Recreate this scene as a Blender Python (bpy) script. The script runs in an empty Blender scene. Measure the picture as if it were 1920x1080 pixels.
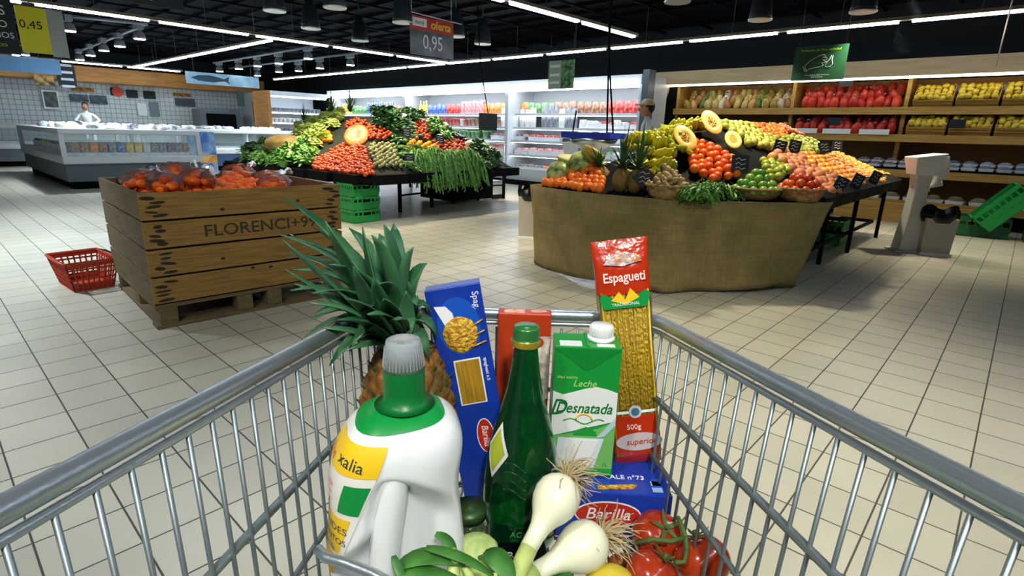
import bpy, math, random
from mathutils import Vector, Matrix, Euler, noise as mnoise
random.seed(7)
S = bpy.context.scene
C = S.collection
PI = math.pi
# ------------------------------------------------------------------ camera
H = 1.25; FPX = 1025.9; PITCH, ROLL, YAW = 0.27732, 0.028273, -0.738955
def basis(p, r, y):
    cp, sp = math.cos(p), math.sin(p); cy, sy = math.cos(y), math.sin(y)
    f = Vector((sy*cp, cy*cp, -sp)); ri = Vector((cy, -sy, 0)); u = ri.cross(f)
    cr, sr = math.cos(r), math.sin(r)
    return cr*ri+sr*u, -sr*ri+cr*u, f
CA, CB, CC = basis(PITCH, ROLL, YAW)
EYE = Vector((0, 0, H))
cd = bpy.data.cameras.new('camera'); cam = bpy.data.objects.new('camera', cd); C.objects.link(cam)
cd.sensor_width = 36; cd.lens = FPX/1920*36; cd.clip_start = .02; cd.clip_end = 100
cam.matrix_world = Matrix(((CA.x, CB.x, -CC.x, 0), (CA.y, CB.y, -CC.y, 0), (CA.z, CB.z, -CC.z, H), (0, 0, 0, 1)))
cd.dof.use_dof = False
S.camera = cam
S.view_settings.view_transform = 'Standard'; S.view_settings.look = 'None'
S.view_settings.gamma = 1; S.view_settings.use_curve_mapping = False
S.view_settings.exposure = 0.55
w = bpy.data.worlds.new('world'); S.world = w; w.use_nodes = True
w.node_tree.nodes['Background'].inputs[0].default_value = (.55, .65, .7, 1)
w.node_tree.nodes['Background'].inputs[1].default_value = .06
def ray(x, y): return (x-960)*CA-(y-540)*CB+FPX*CC
def at(x, y, z=0.): d = ray(x, y); return EYE+d*((z-H)/d.z)
def onx(x, y, X): d = ray(x, y); return EYE+d*(X/d.x)
def ony(x, y, Y): d = ray(x, y); return EYE+d*(Y/d.y)
def proj(P):
    v = Vector(P)-EYE; k = v.dot(CC)
    return 960+FPX*v.dot(CA)/k, 540-FPX*v.dot(CB)/k
CY, SY = math.cos(-YAW), math.sin(-YAW)
def LW(u, v, z): return Vector((CY*u-SY*v, SY*u+CY*v, z))     # cart frame -> world
def WL(p): return Vector((CY*p[0]+SY*p[1], -SY*p[0]+CY*p[1], p[2]))
def ph(x, y, z): return WL(at(x, y, z))
# ------------------------------------------------------------------ lamps of the shop and added fill (power, colour)
COOL = (.86, .95, 1.0); WARM = (1.0, .86, .62)
P_STRIP = 17.0     # emission of the ceiling tubes
def area(name, loc, sx, sy, power, col, rot=(0, 0, 0)):
    l = bpy.data.lights.new(name, 'AREA'); l.shape = 'RECTANGLE'; l.size = sx; l.size_y = sy; l.energy = power; l.color = col
    o = bpy.data.objects.new(name, l); C.objects.link(o); o.location = loc; o.rotation_euler = rot
    return o
def spot(name, loc, tgt, power, col, ang=70, blend=.6, r=.06):
    l = bpy.data.lights.new(name, 'SPOT'); l.energy = power; l.color = col; l.spot_size = math.radians(ang); l.spot_blend = blend; l.shadow_soft_size = r
    o = bpy.data.objects.new(name, l); C.objects.link(o); o.location = loc
    o.rotation_euler = (Vector(tgt)-Vector(loc)).to_track_quat('-Z', 'Y').to_euler()
    return o
# ------------------------------------------------------------------ materials
def s2l(c):
    c = c/255.
    return c/12.92 if c <= .04045 else ((c+.055)/1.055)**2.4
def rgb(c): return (s2l(c[0]), s2l(c[1]), s2l(c[2]), 1)
MATS = {}
def mat(name, col, rough=.5, metal=0., col2=None, scale=8., rnd=None, bump=0., bscale=60., trans=0., emit=0., ecol=None, coat=0., alpha=1., ior=1.45, sub=0., stretch=None, detail=3.):
    if name in MATS: return MATS[name]
    m = bpy.data.materials.new(name); m.use_nodes = True; n = m.node_tree.nodes; L = m.node_tree.links
    b = n['Principled BSDF']; b.inputs['Base Color'].default_value = rgb(col); b.inputs['Roughness'].default_value = rough
    b.inputs['Metallic'].default_value = metal; b.inputs['Transmission Weight'].default_value = trans; b.inputs['IOR'].default_value = ior
    b.inputs['Coat Weight'].default_value = coat; b.inputs['Alpha'].default_value = alpha
    if sub: b.inputs['Subsurface Weight'].default_value = sub; b.inputs['Subsurface Radius'].default_value = (.01, .008, .004)
    if emit: b.inputs['Emission Color'].default_value = rgb(ecol or col); b.inputs['Emission Strength'].default_value = emit
    out = None
    if col2 is not None or bump:
        tc = n.new('ShaderNodeTexCoord'); src = tc.outputs['Object']
        if stretch:
            mp = n.new('ShaderNodeMapping'); mp.inputs['Scale'].default_value = stretch; L.new(src, mp.inputs[0]); src = mp.outputs[0]
    if col2 is not None:
        t = n.new('ShaderNodeTexNoise'); t.inputs['Scale'].default_value = scale; t.inputs['Detail'].default_value = detail; L.new(src, t.inputs['Vector'])
        r = n.new('ShaderNodeValToRGB'); r.color_ramp.elements[0].position = .38; r.color_ramp.elements[1].position = .64
        r.color_ramp.elements[0].color = rgb(col); r.color_ramp.elements[1].color = rgb(col2)
        L.new(t.outputs[0], r.inputs[0]); out = r.outputs[0]
    if rnd is not None:
        oi = n.new('ShaderNodeObjectInfo'); mx = n.new('ShaderNodeMix'); mx.data_type = 'RGBA'
        L.new(oi.outputs['Random'], mx.inputs[0]); mx.inputs[7].default_value = rgb(rnd)
        if out: L.new(out, mx.inputs[6])
        else: mx.inputs[6].default_value = rgb(col)
        out = mx.outputs[2]
    if out: L.new(out, b.inputs['Base Color'])
    if bump:
        t2 = n.new('ShaderNodeTexNoise'); t2.inputs['Scale'].default_value = bscale; L.new(src, t2.inputs['Vector'])
        bp = n.new('ShaderNodeBump'); bp.inputs['Strength'].default_value = bump; bp.inputs['Distance'].default_value = .01
        L.new(t2.outputs[0], bp.inputs['Height']); L.new(bp.outputs[0], b.inputs['Normal'])
    MATS[name] = m
    return m
# ------------------------------------------------------------------ mesh builder
class MB:
    def __init__(s): s.v = []; s.f = []; s.mi = []; s.sm = []
    def add(s, vs, fs, mi=0, smooth=False):
        k = len(s.v); s.v += [tuple(a) for a in vs]
        for f in fs: s.f.append(tuple(k+i for i in f)); s.mi.append(mi); s.sm.append(smooth)
        return s
    def box(s, c, d, mi=0, rot=None, taper=1.):
        x, y, z = d[0]/2, d[1]/2, d[2]/2; vs = []
        for (a, b, e) in ((-1, -1, -1), (1, -1, -1), (1, 1, -1), (-1, 1, -1), (-1, -1, 1), (1, -1, 1), (1, 1, 1), (-1, 1, 1)):
            k = 1. if e > 0 else taper
            p = Vector((a*x*k, b*y*k, e*z))
            if rot is not None: p = rot @ p
            vs.append(p+Vector(c))
        return s.add(vs, [(0, 3, 2, 1), (4, 5, 6, 7), (0, 1, 5, 4), (1, 2, 6, 5), (2, 3, 7, 6), (3, 0, 4, 7)], mi)
    def bb(s, x0, x1, y0, y1, z0, z1, mi=0): return s.box(((x0+x1)/2, (y0+y1)/2, (z0+z1)/2), (abs(x1-x0), abs(y1-y0), abs(z1-z0)), mi)
    def tube(s, pts, r, seg=8, mi=0, closed=False, cap=True, flat=1.):
        pts = [Vector(p) for p in pts]; n = len(pts); rs = r if isinstance(r, (list, tuple)) else [r]*n
        vs = []; up = None
        for i, p in enumerate(pts):
            a = pts[i-1] if (i > 0 or closed) else p; b = pts[(i+1) % n] if (i < n-1 or closed) else p
            t = (b-a).normalized() if (b-a).length > 1e-9 else Vector((0, 0, 1))
            if up is None: up = Vector((0, 0, 1)) if abs(t.z) < .9 else Vector((1, 0, 0))
            x = t.cross(up)
            if x.length < 1e-6: x = t.cross(Vector((0, 1, 0)))
            x.normalize(); y = x.cross(t).normalized(); up = y
            for k in range(seg):
                q = 2*PI*k/seg; vs.append(p+x*math.cos(q)*rs[i]+y*math.sin(q)*rs[i]*flat)
        fs = []
        for i in range(n if closed else n-1):
            for k in range(seg):
                j = (i+1) % n; fs.append((i*seg+k, i*seg+(k+1) % seg, j*seg+(k+1) % seg, j*seg+k))
        s.add(vs, fs, mi, seg > 4)
        if cap and not closed:
            k0 = len(s.v)-n*seg
            s.f.append(tuple(k0+k for k in range(seg-1, -1, -1))); s.mi.append(mi); s.sm.append(False)
            s.f.append(tuple(k0+(n-1)*seg+k for k in range(seg))); s.mi.append(mi); s.sm.append(False)
        return s
    def lathe(s, prof, seg=24, o=(0, 0, 0), mi=0, sx=1., sy=1., smooth=True):
        vs = []; fs = []
        for (r, z) in prof:
            for k in range(seg):
                q = 2*PI*k/seg; vs.append((o[0]+r*math.cos(q)*sx, o[1]+r*math.sin(q)*sy, o[2]+z))
        for i in range(len(prof)-1):
            for k in range(seg): fs.append((i*seg+k, i*seg+(k+1) % seg, (i+1)*seg+(k+1) % seg, (i+1)*seg+k))
        s.add(vs, fs, mi, smooth)
        k0 = len(s.v)-len(prof)*seg
        if prof[0][0] > 1e-5: s.f.append(tuple(k0+k for k in range(seg-1, -1, -1))); s.mi.append(mi); s.sm.append(False)
        if prof[-1][0] > 1e-5: s.f.append(tuple(k0+(len(prof)-1)*seg+k for k in range(seg))); s.mi.append(mi); s.sm.append(False)
        return s
    def ball(s, c, r, seg=14, rings=9, mi=0, fn=None, sc=(1, 1, 1), rot=None):
        vs = []; fs = []
        for i in range(rings+1):
            th = PI*i/rings
            for k in range(seg):
                q = 2*PI*k/seg; d = Vector((math.sin(th)*math.cos(q), math.sin(th)*math.sin(q), -math.cos(th)))
                rr = r*(fn(d, q, th) if fn else 1.)
                p = Vector((d.x*rr*sc[0], d.y*rr*sc[1], d.z*rr*sc[2]))
                if rot is not None: p = rot @ p
                vs.append(p+Vector(c))
        for i in range(rings):
            for k in range(seg): fs.append((i*seg+k, i*seg+(k+1) % seg, (i+1)*seg+(k+1) % seg, (i+1)*seg+k))
        return s.add(vs, fs, mi, True)
    def strip(s, pts, ws, nrm, mi=0, fold=.25, two=False):
        # leaf: centre line pts, half-widths ws, folded along its middle
        vs = []; fs = []; n = len(pts)
        for i, p in enumerate(pts):
            p = Vector(p); a = Vector(pts[max(i-1, 0)]); b = Vector(pts[min(i+1, n-1)]); t = (b-a).normalized()
            x = t.cross(Vector(nrm)).normalized(); y = x.cross(t)
            vs += [p-x*ws[i]+y*ws[i]*fold, p, p+x*ws[i]+y*ws[i]*fold]
        for i in range(n-1):
            k = 3*i; fs += [(k, k+1, k+4, k+3), (k+1, k+2, k+5, k+4)]
        return s.add(vs, fs, mi, True)
    def prism(s, pts, h, M=None, mi=0):
        n = len(pts); vs = [Vector((p[0], p[1], 0)) for p in pts]+[Vector((p[0], p[1], h)) for p in pts]
        if M is not None: vs = [M @ v for v in vs]
        return s.add(vs, [tuple(range(n-1, -1, -1)), tuple(range(n, 2*n))]+[(i, (i+1) % n, (i+1) % n+n, i+n) for i in range(n)], mi)
    def grid(s, fn, nu, nv, mi=0, smooth=True, wrap=False):
        vs = [fn(i/(nu-1 if not wrap else nu), j/(nv-1)) for i in range(nu) for j in range(nv)]; fs = []
        for i in range(nu if wrap else nu-1):
            for j in range(nv-1):
                a = i*nv+j; b = ((i+1) % nu)*nv+j; fs.append((a, b, b+1, a+1))
        return s.add(vs, fs, mi, smooth)
    def mesh(s, name, mats):
        me = bpy.data.meshes.new(name); me.from_pydata(s.v, [], s.f)
        for m in (mats if isinstance(mats, (list, tuple)) else [mats]): me.materials.append(m)
        me.polygons.foreach_set('material_index', s.mi); me.polygons.foreach_set('use_smooth', s.sm); me.update()
        return me
    def obj(s, name, mats, parent=None, loc=None, rot=None, bevel=0., sub=0, solid=0.):
        return mk(name, s.mesh(name, mats), parent, loc, rot, bevel, sub, solid)
def mk(name, me, parent=None, loc=None, rot=None, bevel=0., sub=0, solid=0.):
    o = bpy.data.objects.new(name, me); C.objects.link(o)
    if parent is not None: o.parent = parent
    if loc is not None: o.location = loc
    if rot is not None: o.rotation_euler = rot
    if solid: k = o.modifiers.new('solid', 'SOLIDIFY'); k.thickness = solid; k.offset = 0
    if bevel: k = o.modifiers.new('bevel', 'BEVEL'); k.width = bevel; k.segments = 2; k.limit_method = 'ANGLE'
    if sub: k = o.modifiers.new('sub', 'SUBSURF'); k.levels = sub; k.render_levels = sub
    return o
def tag(o, label, cat, group=None, kind=None):
    o['label'] = label; o['category'] = cat
    if group: o['group'] = group
    if kind: o['kind'] = kind
    return o
def thing(name, label, cat, loc=(0, 0, 0), rz=0., group=None, rot=None):
    o = bpy.data.objects.new(name, None); C.objects.link(o); o.location = loc; o.rotation_euler = rot or (0, 0, rz)
    o.empty_display_size = .1
    return tag(o, label, cat, group)
def struct(name, mb, m, **k):
    o = mb.obj(name, m, **k); o['kind'] = 'structure'; return o
def kids(o, table): return table.get(o.name, [])
def dup(root, loc, rot=None, scale=None, label=None, group=None):
    def cp(o, par):
        c = o.copy(); C.objects.link(c)
        if par is not None: c.parent = par
        for ch in TREE.get(o.name, []): cp(ch, c)
        return c
    r = cp(root, None); r.location = loc
    if rot is not None: r.rotation_euler = rot
    if scale is not None: r.scale = (scale,)*3 if isinstance(scale, (int, float)) else scale
    if label: r['label'] = label
    if group: r['group'] = group
    return r
TREE = {}
def reg(root, *ch):
    TREE[root.name] = list(ch); return root
def frame(o, x, y):
    x = Vector(x).normalized(); y = Vector(y); y = (y-x*y.dot(x)).normalized(); z = x.cross(y)
    return Matrix(((x.x, y.x, z.x, o[0]), (x.y, y.y, z.y, o[1]), (x.z, y.z, z.z, o[2]), (0, 0, 0, 1)))
def text(s, size, m, parent, M, name='lettering', bold=0., sx=1., shear=0., align='CENTER', ext=.0004):
    cu = bpy.data.curves.new('t', 'FONT'); cu.body = s; cu.size = size; cu.extrude = ext*max(1, size/.02); cu.offset = bold; cu.shear = shear
    cu.align_x = align; cu.align_y = 'CENTER'; cu.resolution_u = 3
    t = bpy.data.objects.new('t', cu); C.objects.link(t); bpy.context.view_layer.update()
    me = bpy.data.meshes.new_from_object(t.evaluated_get(bpy.context.evaluated_depsgraph_get()))
    bpy.data.objects.remove(t); bpy.data.curves.remove(cu)
    me.transform(M @ Matrix.Diagonal((sx, 1, 1, 1))); me.materials.clear(); me.materials.append(m); me.name = name
    return mk(name, me, parent)
def plate(name, pts, m, parent, M, h=.0008): return MB().prism(pts, h, M).obj(name, m, parent)
def ell(cx, cy, a, b, n=28, rot=0.):
    c, s_ = math.cos(rot), math.sin(rot)
    return [(cx+a*math.cos(2*PI*i/n)*c-b*math.sin(2*PI*i/n)*s_, cy+a*math.cos(2*PI*i/n)*s_+b*math.sin(2*PI*i/n)*c) for i in range(n)]
def rect(x0, x1, y0, y1): return [(x0, y0), (x1, y0), (x1, y1), (x0, y1)]
def inpoly(x, y, P):
    c = False; n = len(P)
    for i in range(n):
        x1, y1 = P[i]; x2, y2 = P[i-1]
        if (y1 > y) != (y2 > y) and x < (x2-x1)*(y-y1)/(y2-y1)+x1: c = not c
    return c
# ------------------------------------------------------------------ palette
m_black = mat('black_plastic', (6, 7, 9), .75)
m_dark = mat('dark_metal', (30, 36, 38), .4, .3)
m_ceil = mat('ceiling_black', (6, 9, 14), .9)
m_ceil2 = mat('ceiling_slats', (8, 12, 17), .9)
m_white = mat('white_enamel', (232, 236, 236), .35)
m_offw = mat('off_white_plastic', (205, 203, 192), .5)
m_steel = mat('galvanised_steel', (178, 190, 198), .34, .8, bump=.05, bscale=200)
m_wire = mat('wire_zinc', (140, 154, 158), .42, .7)
m_chrome = mat('brushed_steel', (190, 196, 198), .3, 1.)
m_tube = mat('tube_glow', (255, 255, 255), .5, emit=P_STRIP, ecol=(225, 240, 255))
m_tubew = mat('shelf_tube_glow', (255, 255, 255), .5, emit=5.5, ecol=(240, 248, 255))
m_housing = mat('lamp_housing', (120, 116, 98), .5)
m_wood = mat('crate_wood', (124, 97, 42), .75, col2=(100, 76, 32), scale=3.5, stretch=(1.2, 1.2, 22), bump=.25, bscale=30, detail=6)
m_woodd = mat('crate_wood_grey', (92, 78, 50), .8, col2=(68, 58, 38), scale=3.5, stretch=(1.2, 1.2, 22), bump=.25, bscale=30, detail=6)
m_stain = mat('crate_stain', (30, 24, 16), .9)
m_shelfw = mat('shelf_pine', (184, 146, 72), .6, col2=(160, 122, 54), scale=3, stretch=(1, 1, 14))
m_fascia = mat('fascia_beech', (196, 174, 132), .55, col2=(184, 160, 118), scale=2, stretch=(1, 1, 10))
m_oak = mat('bakery_fascia_oak', (176, 120, 48), .5, col2=(150, 98, 38), scale=2, stretch=(1, 1, 8))
m_greenp = mat('green_plastic', (22, 132, 62), .4)
m_greend = mat('dark_green_plastic', (14, 84, 44), .4)
m_leaf = mat('leaf_green', (52, 104, 40), .5, rnd=(86, 138, 52), col2=(98, 146, 62), scale=20)
m_leafd = mat('leaf_dark', (30, 66, 34), .5, rnd=(50, 92, 42), col2=(40, 84, 40), scale=20)
m_leafl = mat('leaf_pale', (136, 166, 70), .5, rnd=(180, 196, 104), col2=(172, 196, 104), scale=20)
m_orange = mat('orange_peel', (216, 82, 2), .5, rnd=(228, 108, 8), bump=.1, bscale=240)
m_tom = mat('tomato_skin', (150, 34, 4), .4, rnd=(182, 74, 6))
m_stem = mat('fruit_stem', (70, 92, 36), .7)
m_wick = mat('wicker', (150, 124, 76), .7, col2=(104, 80, 44), scale=30, bump=.6, bscale=70)
m_chalk = mat('chalkboard', (26, 34, 40), .7)
m_ink = mat('chalk_white', (200, 208, 214), .8)
m_card = mat('white_card', (225, 228, 224), .6)
for m_ in (m_ceil, m_ceil2, m_black): m_.node_tree.nodes['Principled BSDF'].inputs['Specular IOR Level'].default_value = .12
m_film = None
def film():
    m = bpy.data.materials.new('clear_film'); m.use_nodes = True; n = m.node_tree.nodes; L = m.node_tree.links
    for x in list(n):
        if x.type != 'OUTPUT_MATERIAL': n.remove(x)
    o = [x for x in n if x.type == 'OUTPUT_MATERIAL'][0]
    t = n.new('ShaderNodeBsdfTransparent'); g = n.new('ShaderNodeBsdfGlossy'); g.inputs['Roughness'].default_value = .12
    t.inputs[0].default_value = (.98, .98, .98, 1)
    fr = n.new('ShaderNodeFresnel'); fr.inputs[0].default_value = 1.38
    tx = n.new('ShaderNodeTexNoise'); tx.inputs['Scale'].default_value = 35; bp = n.new('ShaderNodeBump'); bp.inputs['Strength'].default_value = .45; bp.inputs['Distance'].default_value = .02
    L.new(tx.outputs[0], bp.inputs['Height']); L.new(bp.outputs[0], g.inputs['Normal']); L.new(bp.outputs[0], fr.inputs['Normal'])
    mx = n.new('ShaderNodeMixShader'); L.new(fr.outputs[0], mx.inputs[0]); L.new(t.outputs[0], mx.inputs[1]); L.new(g.outputs[0], mx.inputs[2]); L.new(mx.outputs[0], o.inputs[0])
    return m
m_film = film()
m_glass = mat('clear_glass', (235, 245, 245), .03, trans=1., ior=1.3)
# ================================================================== THE SETTING
def floor_mat():
    m = bpy.data.materials.new('floor_tiles'); m.use_nodes = True; n = m.node_tree.nodes; L = m.node_tree.links; b = n['Principled BSDF']
    tc = n.new('ShaderNodeTexCoord'); mp = n.new('ShaderNodeMapping'); mp.inputs['Location'].default_value = (-.075+.2306*100, -.285+.2332*100, 0)
    L.new(tc.outputs['Object'], mp.inputs[0])
    br = n.new('ShaderNodeTexBrick'); br.offset = 0; br.squash = 1; br.inputs['Scale'].default_value = 1
    br.inputs['Brick Width'].default_value = .2306; br.inputs['Row Height'].default_value = .2332
    br.inputs['Mortar Size'].default_value = .0032; br.inputs['Mortar Smooth'].default_value = .1; br.inputs['Bias'].default_value = 0
    br.inputs['Color1'].default_value = rgb((156, 156, 144)); br.inputs['Color2'].default_value = rgb((166, 166, 154)); br.inputs['Mortar'].default_value = rgb((52, 56, 50))
    L.new(mp.outputs[0], br.inputs['Vector'])
    nz = n.new('ShaderNodeTexNoise'); nz.inputs['Scale'].default_value = 1.1; nz.inputs['Detail'].default_value = 6; L.new(tc.outputs['Object'], nz.inputs['Vector'])
    rp = n.new('ShaderNodeValToRGB'); rp.color_ramp.elements[0].position = .3; rp.color_ramp.elements[0].color = (.86, .86, .86, 1); rp.color_ramp.elements[1].position = .7; rp.color_ramp.elements[1].color = (1.04, 1.03, 1.0, 1)
    L.new(nz.outputs[0], rp.inputs[0])
    mx = n.new('ShaderNodeMix'); mx.data_type = 'RGBA'; mx.blend_type = 'MULTIPLY'; mx.inputs[0].default_value = 1
    L.new(br.outputs['Color'], mx.inputs[6]); L.new(rp.outputs[0], mx.inputs[7]); L.new(mx.outputs[2], b.inputs['Base Color'])
    ma = n.new('ShaderNodeMapRange'); ma.inputs[3].default_value = .3; ma.inputs[4].default_value = .8; L.new(br.outputs['Fac'], ma.inputs[0]); L.new(ma.outputs[0], b.inputs['Roughness'])
    bp = n.new('ShaderNodeBump'); bp.invert = True; bp.inputs['Strength'].default_value = .35; bp.inputs['Distance'].default_value = .003; L.new(br.outputs['Fac'], bp.inputs['Height'])
    nz2 = n.new('ShaderNodeTexNoise'); nz2.inputs['Scale'].default_value = 9; L.new(tc.outputs['Object'], nz2.inputs['Vector'])
    bp2 = n.new('ShaderNodeBump'); bp2.inputs['Strength'].default_value = .06; bp2.inputs['Distance'].default_value = .02; L.new(nz2.outputs[0], bp2.inputs['Height']); L.new(bp.outputs[0], bp2.inputs['Normal'])
    L.new(bp2.outputs[0], b.inputs['Normal'])
    return m
XW0, XW1, YW0, YW1, ZC = -23.6, 5.5, -5., 12.1, 3.55
struct('floor', MB().bb(XW0-.2, XW1+.2, YW0-.2, YW1+.2, -.12, 0), floor_mat())
cb = MB().bb(XW0-.2, XW1+.2, YW0-.2, YW1+.2, ZC, ZC+.1)
for i in range(30): cb.bb(XW0, XW1, YW0+.57*i+.2, YW0+.57*i+.24, ZC-.06, ZC+.001, 1)
for i in range(28): cb.bb(XW0+1.05*i+.2, XW0+1.05*i+.24, YW0, YW1, ZC-.1, ZC-.061, 1)
struct('ceiling', cb, [m_ceil, m_ceil2])
m_wallb = mat('wall_dark', (20, 26, 30), .8)
m_wallg = mat('wall_grey', (120, 122, 118), .8)
struct('wall_back', MB().bb(XW0, XW1, YW1, YW1+.15, 0, ZC), m_wallb)
struct('wall_right', MB().bb(XW1, XW1+.15, YW0, YW1, 0, ZC), m_wallg)
struct('wall_front', MB().bb(XW0, XW1, YW0-.15, YW0, 0, ZC), m_wallg)
def tile_mat():
    m = bpy.data.materials.new('white_wall_tiles'); m.use_nodes = True; n = m.node_tree.nodes; L = m.node_tree.links; b = n['Principled BSDF']
    tc = n.new('ShaderNodeTexCoord'); sp = n.new('ShaderNodeSeparateXYZ'); cm = n.new('ShaderNodeCombineXYZ'); ad = n.new('ShaderNodeMath')
    L.new(tc.outputs['Object'], sp.inputs[0]); L.new(sp.outputs[0], ad.inputs[0]); L.new(sp.outputs[1], ad.inputs[1]); L.new(ad.outputs[0], cm.inputs[0]); L.new(sp.outputs[2], cm.inputs[1])
    br = n.new('ShaderNodeTexBrick'); br.offset = 0; br.inputs['Scale'].default_value = 1; br.inputs['Brick Width'].default_value = .15; br.inputs['Row Height'].default_value = .15
    br.inputs['Mortar Size'].default_value = .008; br.inputs['Color1'].default_value = rgb((196, 204, 206)); br.inputs['Color2'].default_value = rgb((204, 212, 212)); br.inputs['Mortar'].default_value = rgb((120, 136, 146))
    L.new(cm.outputs[0], br.inputs['Vector']); L.new(br.outputs['Color'], b.inputs['Base Color']); b.inputs['Roughness'].default_value = .3
    return m
m_tile = tile_mat()
wl = MB().bb(XW0-.15, XW0, YW0, YW1, 0, ZC)
struct('wall_left', wl, m_wallb)
struct('trim_1', MB().bb(XW0+.001, -23.0, -2.5, 10.1, .001, 2.5), m_tile)          # tiled wall lining of the bakery counter
struct('trim_2', MB().bb(-23.0, -22.2, -2.5, 9.9, 2.42, 2.86), m_oak)            # wooden bulkhead above it
struct('trim_3', MB().bb(-22.9, -21.6, 9.3, 9.9, 0, 2.42), mat('column_white', (206, 212, 214), .5))
struct('trim_4', MB().bb(-22.2, -21.4, 10.0, 10.35, 0, 2.42), m_oak)
# ================================================================== CEILING LIGHTS
def strip_line(axis, fixed, a0, a1, z, label, L=1.45, gap=.16):
    n = 0; a = a0
    while a+L <= a1+.01:
        if axis == 'x': loc = (a+L/2, fixed, z); rz = 0
        else: loc = (fixed, a+L/2, z); rz = PI/2
        t = thing('strip_light', label, 'ceiling light', loc, rz, 'strip lights '+label[-28:])
        MB().bb(-L/2-gap/2, L/2+gap/2, -.045, .045, .03, .075).bb(-.003, .003, -.003, .003, .07, ZC-z).obj('housing', m_housing, t)
        MB().bb(-L/2, L/2, -.035, .035, 0, .032).obj('tube', m_tube, t)
        a += L+gap; n += 1
    return n
ZL = 2.85
strip_line('x', 9.72, -20.9, 3.0, ZL, 'white fluorescent ceiling light in the long row before the fridge wall')
strip_line('y', -5.38, .9, 9.6, ZL, 'white fluorescent ceiling light in the row crossing above the fruit stall')
strip_line('y', -11.2, -1.5, 9.6, ZL, 'white fluorescent ceiling light in the row above the vegetable stall')
strip_line('x', 5.35, -21, -11.4, ZL, 'white fluorescent ceiling light in the row over the service counters')
strip_line('y', -21.1, 2.0, 6.9, ZL, 'white fluorescent ceiling light in the row along the tiled wall')
strip_line('y', .9, -3., 6., ZL, 'white fluorescent ceiling light in the row right of the trolley')  # out of view, added to light the trolley from above
# pendant lamps
m_pend = mat('pendant_black', (34, 42, 50), .5)
m_ring = mat('pendant_ring', (190, 194, 186), .3, .8)
m_bulb = mat('pendant_glow', (250, 235, 200), .5, emit=2.2)
def pendant(px, py, lab):
    p = at(px, py, 2.8)
    t = thing('pendant_lamp', lab, 'pendant lamp', p, 0, None)
    MB().lathe([(.15, .0), (.145, .05), (.12, .28), (.075, .32), (.075, .42), (.02, .43)], 20).tube([(0, 0, .42), (0, 0, ZC-2.8)], .012, 6).obj('shade', m_pend, t)
    MB().lathe([(.15, -.012), (.155, .0), (.155, .012), (.14, .012)], 24).obj('rim', m_ring, t)
    MB().lathe([(.0, .01), (.1, .0095), (.13, .009), (.135, .004), (0, .0035)], 20).obj('diffuser', m_bulb, t)
    return p
PN = [(515, 20, 'black pendant lamp at the top edge, leftmost of the black pendants'), (583, 53, 'black pendant lamp hanging between the first two on the left'), (628, 14, 'black pendant lamp cut by the top edge, left of the red offer sign'),
 (675, 76, 'black pendant lamp hanging lowest left of the red offer sign'), (755, 42, 'black pendant lamp touching the left side of the offer sign'), (855, 68, 'black pendant lamp half hidden behind the offer sign'),
 (905, 82, 'black pendant lamp right of the red offer sign'), (1270, 3, 'black pendant lamp barely in view above the fruit stall'), (1425, 37, 'black pendant lamp above the bananas, left of the large one'), (1618, 22, 'large black pendant lamp above the green hand sign')]
PP = [pendant(*a) for a in PN]
# track spotlights, lit
m_spotb = mat('track_spot_body', (120, 128, 132), .5, .2)
m_spotg = mat('track_spot_glow', (255, 255, 255), .5, emit=16., ecol=(225, 235, 255))
def tspot(px, py, lab, grp, z=2.85, r=.11):
    p = at(px, py, z); t = thing('track_spotlight', lab, 'spotlight', p, 0, grp)
    MB().lathe([(r, 0), (r, .03), (r*.8, .12), (r*.3, .16)], 16).box((0, 0, .22), (.26, .12, .1)).obj('spot_body', m_spotb, t)
    MB().lathe([(0, .001), (r*.93, 0), (r*.9, -.012), (0, -.015)], 16).obj('lens', m_spotg, t)
for q in [(130, 58), (262, 73), (225, 87), (195, 95), (170, 104), (150, 112)]: tspot(*q, 'lit white spotlight on the slanting track over the bakery counter', 'spotlights over the bakery counter')
for q in [(412, 134), (448, 129), (483, 124), (523, 119), (578, 110)]: tspot(*q, 'lit white spotlight in the front track left of the vegetable stall', 'spotlights of the front track')
for q in [(483, 142), (523, 135), (560, 133), (600, 128), (657, 122)]: tspot(*q, 'lit white spotlight in the rear track above the corner column', 'spotlights of the rear track')
for q in [(30, 103), (48, 103)]: tspot(*q, 'lit round spotlight behind the blue hanging banner', 'spotlights behind the blue banner', z=2.5, r=.07)
for (p, q) in ((( 130, 30), (275, 45)), ((150, 95), (275, 45)), ((400, 118), (600, 85)), ((430, 128), (680, 98))):
    a = at(*p, 3.1); b = at(*q, 3.1)
    tag(MB().tube([a, b], .03, 6).obj('lighting_track', m_spotb), 'grey lighting track ' + {130: 'running along behind the yellow banner', 150: 'slanting above the bakery counter', 400: 'in front over the corner counters', 430: 'at the rear over the corner counters'}[p[0]], 'lighting track')
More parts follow.
